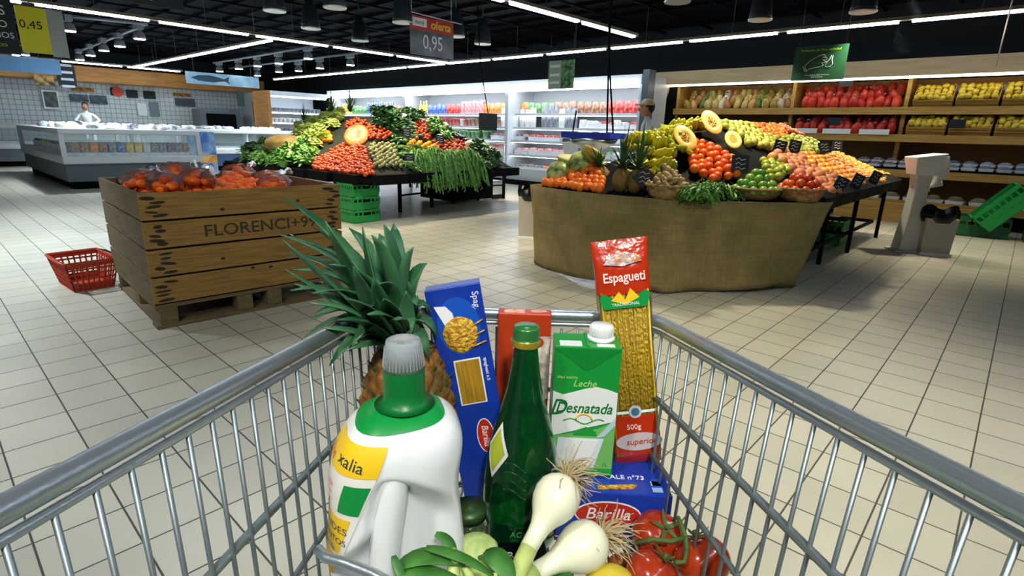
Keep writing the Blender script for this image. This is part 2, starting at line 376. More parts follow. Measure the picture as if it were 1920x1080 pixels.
# the light of the downlights and pendants, plus added fill spots
for i, p in enumerate(PP):
    if i not in (1, 4): spot('pendant_light', p+Vector((0, 0, -.03)), (p.x, p.y, 0), 250, WARM, 95, .7, .12)
for (x, y, e) in ((-2.4, 5.2, 300), (-2.6, 6.6, 260), (-7.6, 5.0, 300), (-8.0, 6.8, 260), (-4.9, 3.4, 400), (-.6, 2.6, 300), (-.6, 8.6, 260)):
    spot('spot_and_fill_light', (x, y, 3.1), (x, y, 0), e, WARM, 85, .8, .1)
for (x, y, tx, ty, e) in ((1.3, -.9, -.35, .45, 200), (-.5, -1.4, -.3, .4, 100), (-.3, -1.6, -3.8, 1.6, 190), (.6, -.4, -2.6, 3.6, 150), (-1.6, -1.2, -4.4, 1.4, 110)):
    spot('spot_and_fill_light', (x, y, 3.1), (tx, ty, .7), e, (1., .95, .86), 62, .8, .12)  # fill spots added behind the camera to brighten trolley, crate and stall fronts
for (x, y, e) in ((-2.0, -.6, 190), (-3.6, -1.2, 230), (.9, 1.6, 130), (-1.2, 1.4, 60)):
    spot('spot_and_fill_light', (x, y, 3.1), (x, y, 0), e, (.93, .97, 1.), 75, .9, .12)  # fill spots added overhead to lighten the foreground floor
for (x, y) in ((-6.2, -.6), (-8.5, 1.2), (-14.0, 2.6), (-17.5, 3.6), (-20.5, 5.), (-16, 7.2), (-19, 8.4)):  # first two are fill, added to brighten the floor on the left
    spot('counter_and_fill_spot', (x, y, 2.8), (x, y, 0), 520, COOL, 115, .8, .1)
# ================================================================== FRIDGE WALL
FX0, FX1, FY = -18.0, -5.95, 10.25
m_fr = mat('fridge_white', (200, 206, 210), .35)
fr = thing('refrigerated_shelving', 'long open white refrigerated wall with lit shelves behind the stalls', 'fridge', (0, 0, 0))
MB().bb(FX0, FX1, FY+.9, FY+.98, 0, 2.3).obj('back_panel', m_fr, fr)
MB().bb(FX0, FX1, FY-.05, FY+.9, .0, .12, 1).bb(FX0, FX1, FY-.02, FY+.9, .121, .32).bb(FX0, FX1, FY-.06, FY-.02, .20, .40).obj('base', [m_fr, m_black], fr)
MB().bb(FX0, FX1, FY-.1, FY+.9, 2.24, 2.42).obj('canopy', m_fr, fr)
MB().bb(FX0+.1, FX1-.05, FY-.13, FY-.1005, 2.20, 2.33).obj('canopy_light', mat('canopy_glow', (255, 255, 255), .5, emit=3.2, ecol=(225, 238, 255)), fr)
MB().bb(FX0+.1, FX1-.1, FY+.02, FY+.1, 2.19, 2.235).obj('shelf_light', mat('canopy_glow_in', (255, 255, 255), .5, emit=12., ecol=(240, 246, 255)), fr)
SHZ = [.72, 1.05, 1.36, 1.68]
for i, z in enumerate(SHZ):
    MB().bb(FX0, FX1, FY+.08+.06*i, FY+.9, z-.02, z).bb(FX0, FX1, FY+.06+.06*i, FY+.08+.06*i, z-.035, z+.02).obj('shelf', m_fr, fr)
    MB().bb(FX0+.1, FX1-.1, FY+.1+.06*i, FY+.13+.06*i, z-.045, z-.022).obj('shelf_light', m_tubew, fr)
for x in (FX0+.03, -13.8, -9.67, FX1-.03): MB().bb(x-.05, x+.05, FY-.02, FY+.9, .0, 2.3).obj('divider', m_fr, fr)
fl_ = thing('corner_fridge', 'white lit fridge on the left of the corner behind the vegetables', 'fridge', (0, 0, 0))
MB().bb(-19, -18.9, 8.15, 10.1, 0, 2.2).obj('back_panel', m_fr, fl_)
MB().bb(-18.9, -18.0, 8.15, 10.1, 0, .4).obj('base', m_fr, fl_); MB().bb(-18.9, -17.9, 8.15, 10.1, 2.16, 2.3).obj('canopy', m_fr, fl_)
MB().bb(-19, -17.9, 8.06, 8.148, 0, 2.3).obj('end_panel', m_oak, fl_)
MB().bb(-17.96, -17.92, 8.2, 10.05, 2.12, 2.158).obj('canopy_light', m_tube, fl_)
for z in SHZ:
    MB().bb(-18.9, -18.1, 8.15, 10.1, z-.02, z).obj('shelf', m_fr, fl_); MB().bb(-18.12, -18.09, 8.2, 10, z-.05, z-.025).obj('shelf_light', m_tubew, fl_)
# products
PC = {'orange': (236, 126, 32), 'red': (196, 40, 34), 'yellow': (236, 196, 60), 'green': (76, 140, 66), 'blue': (52, 92, 170), 'white': (228, 230, 226), 'brown': (150, 96, 60), 'pink': (220, 130, 130), 'grey': (112, 118, 126), 'purple': (110, 60, 96)}
PM = {k: mat('package_'+k, v, .35, col2=tuple(min(255, int(c*.6+110)) for c in v), scale=22) for k, v in PC.items()}
PROT = {}
def packet_me(kind, colr):
    key = (kind, colr)
    if key in PROT: return PROT[key]
    b = MB()
    if kind == 'carton': b.bb(-.04, .04, -.04, .04, 0, .19).prism([(-.04, 0), (.04, 0), (0, .035)], .08, Matrix.Translation((0, .04, .19)) @ Matrix.Rotation(PI/2, 4, 'X'), 1)
    elif kind == 'tub': b.lathe([(.042, 0), (.052, .085), (.056, .086), (.056, .096), (0, .097)], 12)
    elif kind == 'bottle': b.lathe([(.036, 0), (.038, .02), (.038, .13), (.016, .18), (.016, .2)], 12).lathe([(.019, .2), (.019, .225), (0, .226)], 10, mi=1)
    elif kind == 'tray': b.box((0, 0, .02), (.17, .12, .04), 1, taper=.86).ball((0, 0, .038), .05, 10, 6, 0, sc=(1.45, 1.0, .5))
    else:
        def fn(u, v):
            w_ = .065*(1-.12*abs(2*v-1)**3); th = .028*math.sin(PI*min(max(v, .04), .96))
            q = 2*PI*u; return Vector((w_*math.cos(q), th*math.sin(q)+.0, .17*v))
        b.grid(fn, 14, 7, wrap=True)
    me = b.mesh(kind, [PM[colr], m_white]); PROT[key] = me
    return me
NM = {'carton': 'milk_carton', 'tub': 'yogurt_tub', 'bottle': 'drink_bottle', 'tray': 'food_tray', 'packet': 'food_packet'}
WD = {'carton': .105, 'tub': .13, 'bottle': .098, 'tray': .2, 'packet': .15}
TP = {'carton': 'gable carton', 'tub': 'round tub', 'bottle': 'bottle', 'tray': 'wrapped tray', 'packet': 'pillow packet'}
def product(kind, colr, loc, rz, lab, grp, sc=1.):
    o = mk(NM[kind], packet_me(kind, colr), None, loc, (0, 0, rz)); o.scale = (sc,)*3
    return tag(o, lab, TP[kind].split()[-1], grp)
RN = ['bottom deck', 'lowest shelf', 'second shelf', 'third shelf', 'top shelf']
zs = [.321]+[z+.001 for z in SHZ]
segs = {4: [('carton', 'yellow'), ('packet', 'green'), ('bottle', 'blue'), ('bottle', 'grey'), ('packet', 'brown'), ('bottle', 'yellow'), ('packet', 'blue'), ('packet', 'red'), ('carton', 'pink'), ('packet', 'orange'), ('packet', 'orange'), ('packet', 'green'), ('packet', 'brown'), ('packet', 'brown'), ('packet', 'red')],
 3: [('tub', 'white'), ('tub', 'yellow'), ('packet', 'brown'), ('tub', 'pink'), ('tub', 'red'), ('tub', 'brown'), ('packet', 'white'), ('packet', 'grey'), ('tray', 'red')],
 2: [('tub', 'white'), ('tub', 'blue'), ('tub', 'yellow'), ('tray', 'orange'), ('tub', 'green'), ('tray', 'purple'), ('tray', 'red'), ('packet', 'white')],
 1: [('tub', 'green'), ('tub', 'white'), ('tub', 'brown'), ('tub', 'red'), ('tray', 'red'), ('tray', 'pink'), ('tray', 'green')],
 0: [('tray', 'brown'), ('tray', 'white'), ('tray', 'green'), ('tray', 'grey'), ('tray', 'orange')]}
for r in range(5):
    x = FX0+.2; sg = segs[r]; n = len(sg); Lr = FX1-.3-FX0
    while x < FX1-.3:
        i = min(n-1, int((x-FX0)/Lr*n)); k, c_ = sg[i]
        if any(abs(x-d) < .12 for d in (-13.8, -9.67)): x += .1; continue
        if random.random() > (.0 if r == 4 else .08):
            if r in (1, 2, 3) and random.random() < .12: c_ = 'white'
            lab = 'small %s %s on the %s of the long fridge wall' % (c_, TP[k], RN[r])
            if x > -12.2 and r < 4 and k != 'packet': product(k, random.choice(['red', 'green', 'orange', c_, c_]) if k == 'tray' else c_, (x, FY+.5+.05*r, zs[r]+.1), .1, 'small stacked %s on the %s of the long fridge wall' % (TP[k], RN[r]), 'stacked %ss on the %s' % (TP[k], RN[r]), 1.35)
            pr_ = product(k, c_, (x+random.uniform(-.01, .01), FY+.24+.05*r, zs[r]), random.uniform(-.15, .15), lab, lab[6:]+'s', random.uniform(1.5, 1.75) if r == 4 else random.uniform(1.35, 1.6))
            if r < 4: pr_.scale.z *= 1.45 if k == 'tub' else 1.9
        x += WD[k]*(1.4 if r == 4 else 1.2)
for r, c_ in ((1, 'white'), (2, 'grey'), (3, 'white'), (4, 'grey')):
    for i in range(12):
        lab = 'small %s round tub on the %s of the corner fridge' % (c_, RN[r])
        product('tub', c_, (-18.3, 8.3+.15*i, zs[r]), 0, lab, lab[6:]+'s', 1.35)
# ================================================================== WOODEN FRUIT SHELVES, BACK RIGHT
SX0, SX1, SY0 = -5.85, 2.4, 11.3
sw = thing('wooden_shelving', 'long pine fruit shelving with beech fascia along the back wall', 'shelving', (0, 0, 0))
MB().bb(SX0-.6, SX1, SY0-.05, SY0, 2.3, 2.56).bb(SX0-.6, SX1, SY0, 12.05, 2.54, 2.56).obj('fascia', m_fascia, sw)
MB().bb(SX0-.5, SX1, SY0-.03, SY0+.02, 2.265, 2.298).obj('fascia_light', mat('fascia_glow', (255, 255, 255), .5, emit=5.5, ecol=(255, 246, 226)), sw)
MB().bb(SX0, SX1, 12.0, 12.05, .1, 2.3).obj('back_panel', mat('shelf_back_pine', (140, 108, 58), .7), sw)
for z, y0, nm in ((1.80, 11.42, 'shelf'), (1.36, 11.28, 'shelf'), (.80, 11.16, 'shelf'), (.32, 11.05, 'shelf')):
    MB().bb(SX0, SX1, y0, 12.0, z-.035, z).bb(SX0, SX1, y0-.025, y0, z-.09, z+.03).obj(nm, m_shelfw, sw)
for x in (SX0+.03, -3.5, -1.72, .55, 2.35):
    MB().bb(x-.03, x+.03, 11.5, 12.0, 0, 2.3).obj('upright', m_shelfw, sw)
MB().prism([(0, 0), (.28, 0), (.28, -.12), (.1, -.75), (.0, -.75)], .06, frame((-6.25, 11.35, 2.3), (1, 0, 0), (0, 0, 1))).obj('bracket', m_shelfw, sw)
tag(MB().bb(-5.93, -5.79, 10.15, 10.4, 0, 2.5).obj('column', mat('column_steel', (96, 106, 112), .4, .4)), 'grey steel column between the fridge wall and wooden shelving', 'column')
# lemon, net bag and tray fillings
m_lem = mat('lemon_peel', (192, 166, 34), .4, rnd=(206, 184, 62))
lemon_me = MB().ball((0, 0, 0), .043, 10, 8, sc=(1, 1, 1.25), fn=lambda d, q, t: 1+.12*abs(d.z)**6).mesh('lemon', m_lem)
m_net = mat('net_bag_red', (184, 34, 24), .35, rnd=(200, 64, 44), col2=(130, 22, 16), scale=40)
m_netc = mat('onion_net', (172, 120, 72), .5, rnd=(196, 150, 90), col2=(110, 64, 40), scale=30)
m_nety = mat('garlic_net', (186, 160, 62), .5, rnd=(200, 186, 120), col2=(90, 70, 36), scale=30)
def lumpy(d, q, t): return 1+.2*mnoise.noise(d*3.1)+.06*mnoise.noise(d*9)
def bagme(name, m):
    return MB().ball((0, 0, .1), .1, 14, 10, sc=(.78, .62, 1.15), fn=lumpy).tube([(0, 0, .19), (.005, 0, .23), (.012, 0, .27)], [.03, .012, .03], 8, 1).mesh(name, [m, m_film])
grbag = bagme('fruit_net_bag', mat('green_net', (90, 120, 50), .5, rnd=(140, 150, 70), col2=(40, 70, 30), scale=30)); whbag = bagme('fruit_net_bag', mat('white_net', (190, 180, 160), .5, rnd=(214, 206, 190), col2=(130, 100, 70), scale=30))
redbag = bagme('fruit_net_bag', m_net); onbag = bagme('fruit_net_bag', m_netc); garbag = bagme('fruit_net_bag', m_nety)
def crate_me():
    b = MB().bb(-.25, .25, -.17, .17, 0, .015)
    for i in range(3):
        z = .03+.05*i
        b.bb(-.25, .25, -.18, -.17, z, z+.038).bb(-.25, .25, .17, .18, z, z+.038).bb(-.26, -.25, -.18, .18, z, z+.038).bb(.25, .26, -.18, .18, z, z+.038)
    for sx in (-1, 1):
        for sy in (-1, 1): b.bb(sx*.235-.015, sx*.235+.015, sy*.155-.015, sy*.155+.015, .01, .2)
    return b.mesh('wooden_crate', m_shelfw)
CRM = crate_me()
def zshelf(r): return (1.80, 1.36)[r]
for r in (0, 1):
    rn = ('upper', 'lower')[r]
    for i, x in enumerate((-1.36, -.80, -.24, .28)):
        tl = (.75, .5)[r]
        c = mk('wooden_crate', CRM, None, (x, 11.62-.1*r, zshelf(r)+.004+.18*math.sin(tl)), (tl, 0, 0)); tag(c, 'slatted pine crate of lemons on the %s shelf, number %s from the left' % (rn, ('one', 'two', 'three', 'four')[i]), 'crate')
        R_ = Euler((tl, 0, 0)).to_matrix()
        for a in range(6):
            for b_ in range(4):
                p = Vector((-.2+.08*a+random.uniform(-.01, .01), -.125+.083*b_, .165+random.uniform(-.015, .03)))
                q = R_ @ p+c.location
                o = mk('lemon', lemon_me, None, q, (random.uniform(0, 3), random.uniform(0, 3), 0)); tag(o, 'yellow lemon in a crate on the %s wooden shelf' % rn, 'lemon', 'lemons on the %s wooden shelf' % rn)
        if i in (1, 2):
            for k in range(3):
                q = R_ @ Vector((-.12+.12*k, -.05+.05*(k % 2), .2))+c.location
                tag(MB().ball((0, 0, 0), .05, 10, 6, sc=(1.2, 1, .5), fn=lumpy).obj('plastic_bag', m_film, None, q), 'crumpled clear bag on the lemons of the %s shelf' % rn, 'bag', 'clear bags on the lemons of the %s shelf' % rn)
for r in (0, 1):
    rn = ('upper', 'lower')[r]
    for i in range(12):
        for k in range(3 if r == 0 else 2):
            x = -3.3+i*.13+random.uniform(-.03, .03); y = 11.56-.1*r+.15*k; z = zshelf(r)+.004+.11*k+random.uniform(0, .03)
            tag(mk('fruit_net_bag', redbag, None, (x, y, z), (random.uniform(-.4, .3), random.uniform(-.4, .4), random.uniform(0, 6))), 'red net bag of fruit on the %s wooden shelf' % rn, 'bag', 'red net bags on the %s wooden shelf' % rn)
    for i in range(15):
        x = -5.6+i*.145; b_, cn_ = [(garbag, 'yellow'), (onbag, 'brown'), (whbag, 'whitish'), (garbag, 'yellow'), (grbag, 'green'), (onbag, 'brown')][(i*5+r*2+i//4) % 6]
        lab = cn_+' net bag on the %s wooden shelf, left of the red bags' % rn
        for k in range(3 if r == 0 else 1):
            tag(mk('fruit_net_bag', b_, None, (x, 11.58-.1*r+.14*k, zshelf(r)+.004+.1*k), (random.uniform(-.4, .3), random.uniform(-.4, .4), random.uniform(0, 6))), lab, 'bag', lab+'s')
for i, x in enumerate((-3.15, -2.62, -2.05)):
    tag(MB().box((0, 0, .05), (.44, .012, .085)).obj('shelf_label', m_card, None, (x, 11.235, 1.372)), 'blank white shelf card under the red bags, ' + ('left', 'middle', 'right')[i]+' of three', 'card')
for i, (px, py) in enumerate(((1587, 155), (1564, 228), (1795, 232))):
    p = ony(px, py, 11.4 if i == 0 else 11.22); tag(MB().box((0, 0, 0), (.2, .015, .13)).obj('price_sign', m_chalk, None, p, (0, 0, .2)), 'small black price board ' + ('on the upper red net bags', 'among the lower red net bags', 'in front of the lower lemons')[i], 'sign')
# blue/dark cartons line on the very top row
for i in range(16):
    tag(mk('food_packet', packet_me('packet', 'blue' if i % 2 else 'grey'), None, (-1.5+.125*i, 11.9, 2.02), (0, 0, 0)), '%s packet in the top row above the lemons' % ('blue' if i % 2 else 'grey'), 'packet', '%s packets above the lemons' % ('blue' if i % 2 else 'grey'))
tag(MB().bb(-1.6, .5, 11.83, 11.99, 1.985, 2.018).obj('ledge_board', m_shelfw), 'narrow pine ledge above the lemon crates', 'shelf')
# tray rows
mushm = mat('tray_white_goods', (196, 190, 196), .4, rnd=(150, 120, 140), col2=(120, 60, 70), scale=30)
bluem = mat('tray_blue_goods', (100, 120, 150), .4, rnd=(180, 186, 200), col2=(60, 70, 96), scale=30)
brm = mat('bag_brown_goods', (120, 100, 66), .5, rnd=(150, 136, 96), col2=(80, 64, 40), scale=20)
def tray_me(m): return MB().box((0, 0, .02), (.19, .14, .04), 1, taper=.85).ball((0, 0, .045), .07, 12, 7, 0, sc=(1.2, .9, .55), fn=lumpy).box((0, 0, .066), (.17, .125, .004), 2).mesh('food_tray', [m, m_white, m_film])
T1, T2, T3 = tray_me(mushm), tray_me(bluem), tray_me(brm)
tag(MB().bb(-3.2, 2.3, 11.17, 11.9, .801, .86).obj('shelf_liner', m_black), 'black liner under the plastic trays on the wooden shelf', 'liner')
for i in range(19):
    for k in range(2):
        m_, nm = (T1, 'pinkish') if i < 10 else (T2, 'bluish')
        tag(mk('food_tray', m_, None, (-3.0+.21*i, 11.3+.2*k, .862+.06*k), (0, 0, random.uniform(-.3, .3))), '%s film-wrapped tray on the shelf below the red bags and lemons' % nm, 'tray', '%s wrapped trays on the wooden shelf' % nm)
for i in range(10):
    tag(mk('food_tray', T3, None, (-2.2+.29*i, 11.3, .322), (0, 0, random.uniform(-.3, .3)), ), 'brown bagged vegetable pack on the lowest wooden shelf', 'bag', 'brown packs on the lowest wooden shelf').scale = (1.3, 1.2, 1.6)
tag(MB().bb(-2.35, -.4, 10.86, 11.02, .0, .3).obj('pine_front_board', m_shelfw), 'low pine board at the foot of the wooden shelving', 'board')
# green signs
def hang(o, x0, x1, y, z, zt=None):
    for x_ in (x0, x1): MB().tube([(x_, y, z), (x_, y, ZC if zt is None else zt)], .006, 5).obj('hanging_wire', m_dark, o)
p = ony(1536, 118, 8.5)
t = thing('hanging_sign', 'dark green hanging sign with a hand holding a pear', 'sign', p, 0)
m_sg = mat('sign_green', (12, 66, 42), .5)
MB().box((0, 0, 0), (.64, .02, .43)).obj('board', m_sg, t); hang(t, -.28, .28, 0, .21, ZC-p.z)
Ms = frame((0, -.0115, 0), (1, 0, 0), (0, 0, 1))
m_lime = mat('sign_lime', (150, 200, 40), .6)
text('Productos de Gran variedad', .042, m_lime, t, Ms @ Matrix.Translation((0, .16, 0)))
text('Por tu salud y la calidad del producto', .02, m_ink, t, Ms @ Matrix.Translation((0, -.15, 0))); text('utiliza los guantes', .02, m_ink, t, Ms @ Matrix.Translation((0, -.175, 0)))
def line(pts, r, o, M, m=m_ink, name='drawing', closed=False): return MB().tube([M @ Vector((a, b, 0)) for a, b in pts], r, 5, closed=closed).obj(name, m, o)
line([(-.17, -.03), (-.11, .03), (-.06, .06), (.0, .09), (.05, .10), (.07, .085), (.03, .07), (.08, .06), (.1, .04), (.04, .035), (.09, .01), (.07, -.0), (.03, .0), (.06, -.03), (.02, -.05), (-.05, -.06), (-.12, -.075), (-.14, -.1)], .004, t, Ms)
line([(-.17, -.03), (-.14, -.1), (-.16, -.105), (-.19, -.04)], .004, t, Ms, closed=True)
line([(.1, -.06), (.14, -.055), (.165, -.02), (.15, .03), (.155, .08), (.14, .085), (.125, .04), (.09, .0), (.08, -.04)], .004, t, Ms, closed=True)
p = ony(1052, 140, 9.)
t = thing('hanging_sign', 'pale and green leaflet sign hanging before the fridge wall', 'sign', p, 0)
MB().box((-.15, 0, 0), (.32, .02, .52)).obj('board', mat('sign_pale', (150, 178, 160), .5), t); MB().box((.16, 0, 0), (.3, .02, .52)).obj('photo_panel', mat('sign_leafphoto', (24, 70, 30), .5, col2=(120, 170, 110), scale=12), t); hang(t, -.28, .28, 0, .26, ZC-p.z)
for zz in (.16, .0, -.14): MB().box((-.15, -.011, zz), (.24, .003, .05)).obj('text_bar', m_card, t)
# oferta sign
a = onx(768, 30, -7.4); 
t = thing('offer_sign', 'red and dark hanging sign reading oferta below the ceiling', 'sign', (-7.4, 6.07, 2.66), 0)
Mo = frame((.012, 0, 0), (0, 1, 0), (0, 0, 1))
m_red = mat('sign_red', (176, 44, 24), .5)
MB().box((0, 0, .18), (.02, .88, .2)).obj('board', m_red, t)
MB().box((0, 0, -.1), (.012, .88, .36)).obj('price_panel', mat('smoky_panel', (70, 80, 86), .3, col2=(40, 50, 56), scale=5), t)
MB().tube([(0, -.62, .32), (0, .62, .29)], .01, 6).tube([(0, -.4, .3), (0, -.4, ZC-2.66)], .004, 5).tube([(0, .4, .3), (0, .4, ZC-2.66)], .004, 5).obj('hanging_rod', m_chrome, t)
text('oferta', .17, mat('offer_yellow', (236, 190, 40), .5), t, Mo @ Matrix.Translation((.17, .18, 0)), bold=.004)
MB().prism(rect(-.4, -.12, .13, .25), .003, Mo).obj('white_tag', m_card, t); text('nous', .09, m_dark, t, Mo @ Matrix.Translation((-.26, .19, .003)))
text('0,95', .3, m_ink, t, Mo @ Matrix.Translation((.0, -.09, 0)), sx=.8)
# yellow banner & dark ones top left
t = thing('hanging_banner', 'yellow hanging banner with a price at the left edge', 'sign', (-10, 1.47, 2.37), 0)
MB().box((0, 0, 0), (.02, .31, .56)).obj('board', mat('banner_yellow', (206, 200, 40), .5), t); MB().tube([(0, 0, .28), (0, 0, ZC-2.37)], .006, 5).obj('hanging_wire', m_dark, t)
Mb = frame((.011, 0, 0), (0, 1, 0), (0, 0, 1)); text('0,45', .14, m_dark, t, Mb @ Matrix.Translation((-.02, .06, 0)))
t = thing('hanging_banner', 'white hanging banner strip right behind the yellow one', 'sign', (-10.2, 1.75, 2.38), 0)
MB().box((0, 0, 0), (.02, .18, .6)).obj('board', mat('banner_grey', (150, 160, 170), .5), t); MB().tube([(0, 0, .3), (0, 0, ZC-2.38)], .006, 5).obj('hanging_wire', m_dark, t)
t = thing('hanging_banner', 'black hanging banner with white writing at the left edge', 'sign', (-10, 1.04, 2.4), 0)
MB().box((0, 0, 0), (.02, .5, .7)).obj('board', m_chalk, t); MB().tube([(0, 0, .35), (0, 0, ZC-2.4)], .006, 5).obj('hanging_wire', m_dark, t)
text('ES', .16, m_ink, t, Mb @ Matrix.Translation((.1, .16, 0))); text('SO', .12, m_ink, t, Mb @ Matrix.Translation((.1, .0, 0))); text('ZUMOS', .1, m_ink, t, Mb @ Matrix.Translation((.05, -.13, 0))); text('PRECIO', .05, m_lime, t, Mb @ Matrix.Translation((.05, -.25, 0)))
t = thing('hanging_banner', 'dark hanging price banner with a white zero cut by the top edge', 'sign', (-8, 2.33, 2.85), 0)
MB().box((0, 0, 0), (.02, .66, .56)).obj('board', m_chalk, t); MB().tube([(0, 0, .28), (0, 0, ZC-2.85)], .006, 5).obj('hanging_wire', m_dark, t); text('0,9', .4, m_ink, t, Mb @ Matrix.Translation((0, -.06, 0)))
t = thing('hanging_banner', 'light blue hanging banner at the left edge above the bakery counter', 'sign', (-15, 1.9, 2.27), 0)
MB().box((0, 0, 0), (.02, 1.24, .28)).obj('board', mat('banner_blue', (96, 140, 180), .9), t); [MB().tube([(0, y_, .14), (0, y_, ZC-2.27)], .006, 5).obj('hanging_wire', m_dark, t) for y_ in (-.3, .3)]
plate('red_disc', ell(-.42, .0, .07, .09), m_red, t, frame((.011, 0, 0), (0, 1, 0), (0, 0, 1)))
t = thing('fish_banner', 'light blue hanging banner with a dark fish drawing', 'sign', (-18, 6.85, 2.5), 0)
MB().box((0, 0, 0), (.02, 2.05, .32)).obj('board', mat('banner_sky', (130, 170, 196), .5, col2=(170, 200, 214), scale=3), t); [MB().tube([(0, y_, .16), (0, y_, ZC-2.5)], .008, 5).obj('hanging_wire', m_dark, t) for y_ in (-.8, .8)]
plate('fish', [(-.9, 0), (-.7, .08), (-.4, .1), (-.15, .06), (0, .02), (.16, .1), (.12, -.02), (.16, -.1), (0, -.04), (-.3, -.09), (-.7, -.07)], mat('fish_dark', (40, 70, 90), .5), t, frame((.011, 0, 0), (0, 1, 0), (0, 0, 1)))
# ================================================================== BAKERY SIDE
def wallbox(px0, py0, px1, py1, name, m, label, cat, X=-22.95, th=.06, parts=None):
    a = onx(px0, py0, X); b = onx(px1, py1, X); c = (a+b)/2
    t = thing(name, label, cat, (X, c.y, c.z)); MB().box((0, 0, 0), (th, abs(b.y-a.y), abs(a.z-b.z))).obj('panel', m, t)
    return t, abs(b.y-a.y), abs(a.z-b.z)
t, w_, h_ = wallbox(76, 168, 114, 205, 'framed_picture', m_chrome, 'framed grey picture on the white tiled wall', 'picture'); MB().box((.035, 0, 0), (.02, w_*.8, h_*.82)).obj('picture', mat('pic_grey', (70, 80, 80), .5, col2=(110, 116, 110), scale=6), t)
for q in ((131, 176, 166, 191, 'left wide dark screen on the tiled wall'), (168, 178, 202, 196, 'right wide dark screen on the tiled wall beside the other')):
    wallbox(*q[:4], 'menu_screen', mat('screen_dark', (40, 52, 60), .3, col2=(76, 92, 104), scale=7), q[4], 'screen')
for q in ((236, 168, 259, 184, 'left small dark screen above the work table'), (268, 170, 292, 186, 'right small dark screen above the work table')): wallbox(*q[:4], 'menu_screen', m_chalk, q[4], 'screen')
t, w_, h_ = wallbox(206, 164, 229, 180, 'round_sign', m_chalk, 'dark sign with a red disc on the tiled wall', 'sign'); plate('red_disc', ell(0, 0, .16, .16), mat('disc_red', (210, 70, 40), .5), t, frame((.032, .04, 0), (0, 1, 0), (0, 0, 1)), .01)
wallbox(135, 163, 177, 173, 'shop_sign', mat('sign_orange', (200, 130, 30), .5, col2=(120, 60, 20), scale=8), 'small orange sign above the wide screens', 'sign')
wallbox(325, 174, 358, 182, 'shop_sign', mat('sign_orange', (200, 130, 30), .5), 'small orange sign above the kitchen hatch', 'sign')
wallbox(62, 140, 103, 161, 'bread_picture', mat('bread_pic', (60, 50, 40), .6, col2=(190, 150, 80), scale=7), 'picture of bread hanging under the wooden bulkhead', 'picture', X=-22.1)
t, w_, h_ = wallbox(104, 122, 145, 162, 'blackboard', m_chalk, 'hanging blackboard menu beside the bread picture', 'blackboard', X=-22.1)
for k in range(4): MB().box((.035, 0, .3-.2*k), (.01, w_*.7, .07)).obj('chalk_line', m_ink, t)
wallbox(328, 184, 366, 200, 'kitchen_hatch', mat('hatch', (60, 70, 84), .4), 'dark kitchen hatch in the tiled wall', 'hatch')
wallbox(256, 193, 277, 217, 'wall_notice', m_card, 'white notice sheet on the tiled wall', 'notice'); wallbox(279, 191, 300, 219, 'wall_notice', mat('notice_grey', (110, 124, 134), .5), 'grey notice sheet beside the white one', 'notice')
wallbox(443, 170, 459, 200, 'wall_picture', mat('pic_green', (60, 84, 74), .6), 'small dark green picture left of the extinguisher board', 'picture', X=-21.58, th=.03)
t, w_, h_ = wallbox(473, 190, 487, 230, 'fire_extinguisher_board', mat('board_red', (120, 40, 36), .5, col2=(60, 40, 44), scale=4), 'dark red fire safety board on the white column', 'sign', X=-21.56, th=.04)
text('i', .5, mat('sign_redlet', (190, 60, 50), .5), t, frame((.03, 0, .62), (0, 1, 0), (0, 0, 1)))
ov = thing('bakery_oven', 'grey steel oven by the tiled wall right of the hatch', 'oven', (-22.3, 8.1, 0)); MB().bb(-.4, .4, -.7, .7, 0, 1.75).obj('body', mat('oven_steel', (110, 118, 124), .35, .6), ov); MB().box((.42, 0, 1.35), (.03, 1.0, .5)).obj('oven_door', m_black, ov)
# service counters
m_cw = mat('counter_white', (206, 212, 214), .35); m_cg = mat('counter_grey', (92, 104, 108), .5); m_stw = mat('ice_white', (226, 232, 240), .6, col2=(190, 200, 214), scale=14, bump=.6, bscale=25)
m_cglass = mat('counter_glass', (200, 220, 220), .05, alpha=.12)
def counter(name, x0, x1, y0, y1, label, items, base=m_cg, top=1.1):
    t = thing(name, label, 'counter', ((x0+x1)/2, (y0+y1)/2, 0)); a, b = (x1-x0)/2, (y1-y0)/2
    MB().bb(-a+.12, a-.12, -b+.12, b-.12, 0, .14).obj('plinth', m_black, t)
    MB().bb(-a+.04, a-.04, -b+.04, b-.04, .14, .46).obj('base', base, t)
    MB().bb(-a, a, -b, b, .46, .6).obj('bumper', m_cw, t, bevel=.02)
    MB().bb(-a+.08, a-.08, -b+.08, b-.08, .6, .66).obj('display_deck', m_stw, t)
    MB().bb(a-.03, a-.02, -b, b, .6, top-.1).bb(-a+.02, -a+.03, -b, b, .6, top-.1).bb(-a, a, -b+.02, -b+.03, .6, top-.1).bb(-a, a, b-.03, b-.02, .6, top-.1).obj('glass', m_cglass, t)
    b_ = MB()
    for sx in (-1, 1):
        for sy in (-1, 1): b_.bb(sx*(a-.04)-.04, sx*(a-.04)+.04, sy*(b-.04)-.04, sy*(b-.04)+.04, .6, top-.1)
    b_.obj('post', m_cw, t)
    MB().bb(-a, a, -b, b, top-.1, top).obj('top', m_cw, t, bevel=.02)
    return t
counter('chilled_island', -17.9, -12.9, 1.95, 4.3, 'long white and grey chilled island counter left of the orange crate', None)
counter('fish_counter', -19.6, -16.3, 4.9, 8.0, 'blue based fish counter between the island and the corner column', None, base=mat('counter_blue', (60, 90, 130), .4))
counter('bakery_counter', -21.3, -19.9, -1.5, 4.7, 'long white bakery counter in front of the tiled wall', None)
pk = ['brown', 'brown', 'orange', 'brown', 'grey', 'blue', 'yellow', 'yellow', 'white', 'grey', 'grey', 'purple', 'grey', 'brown']
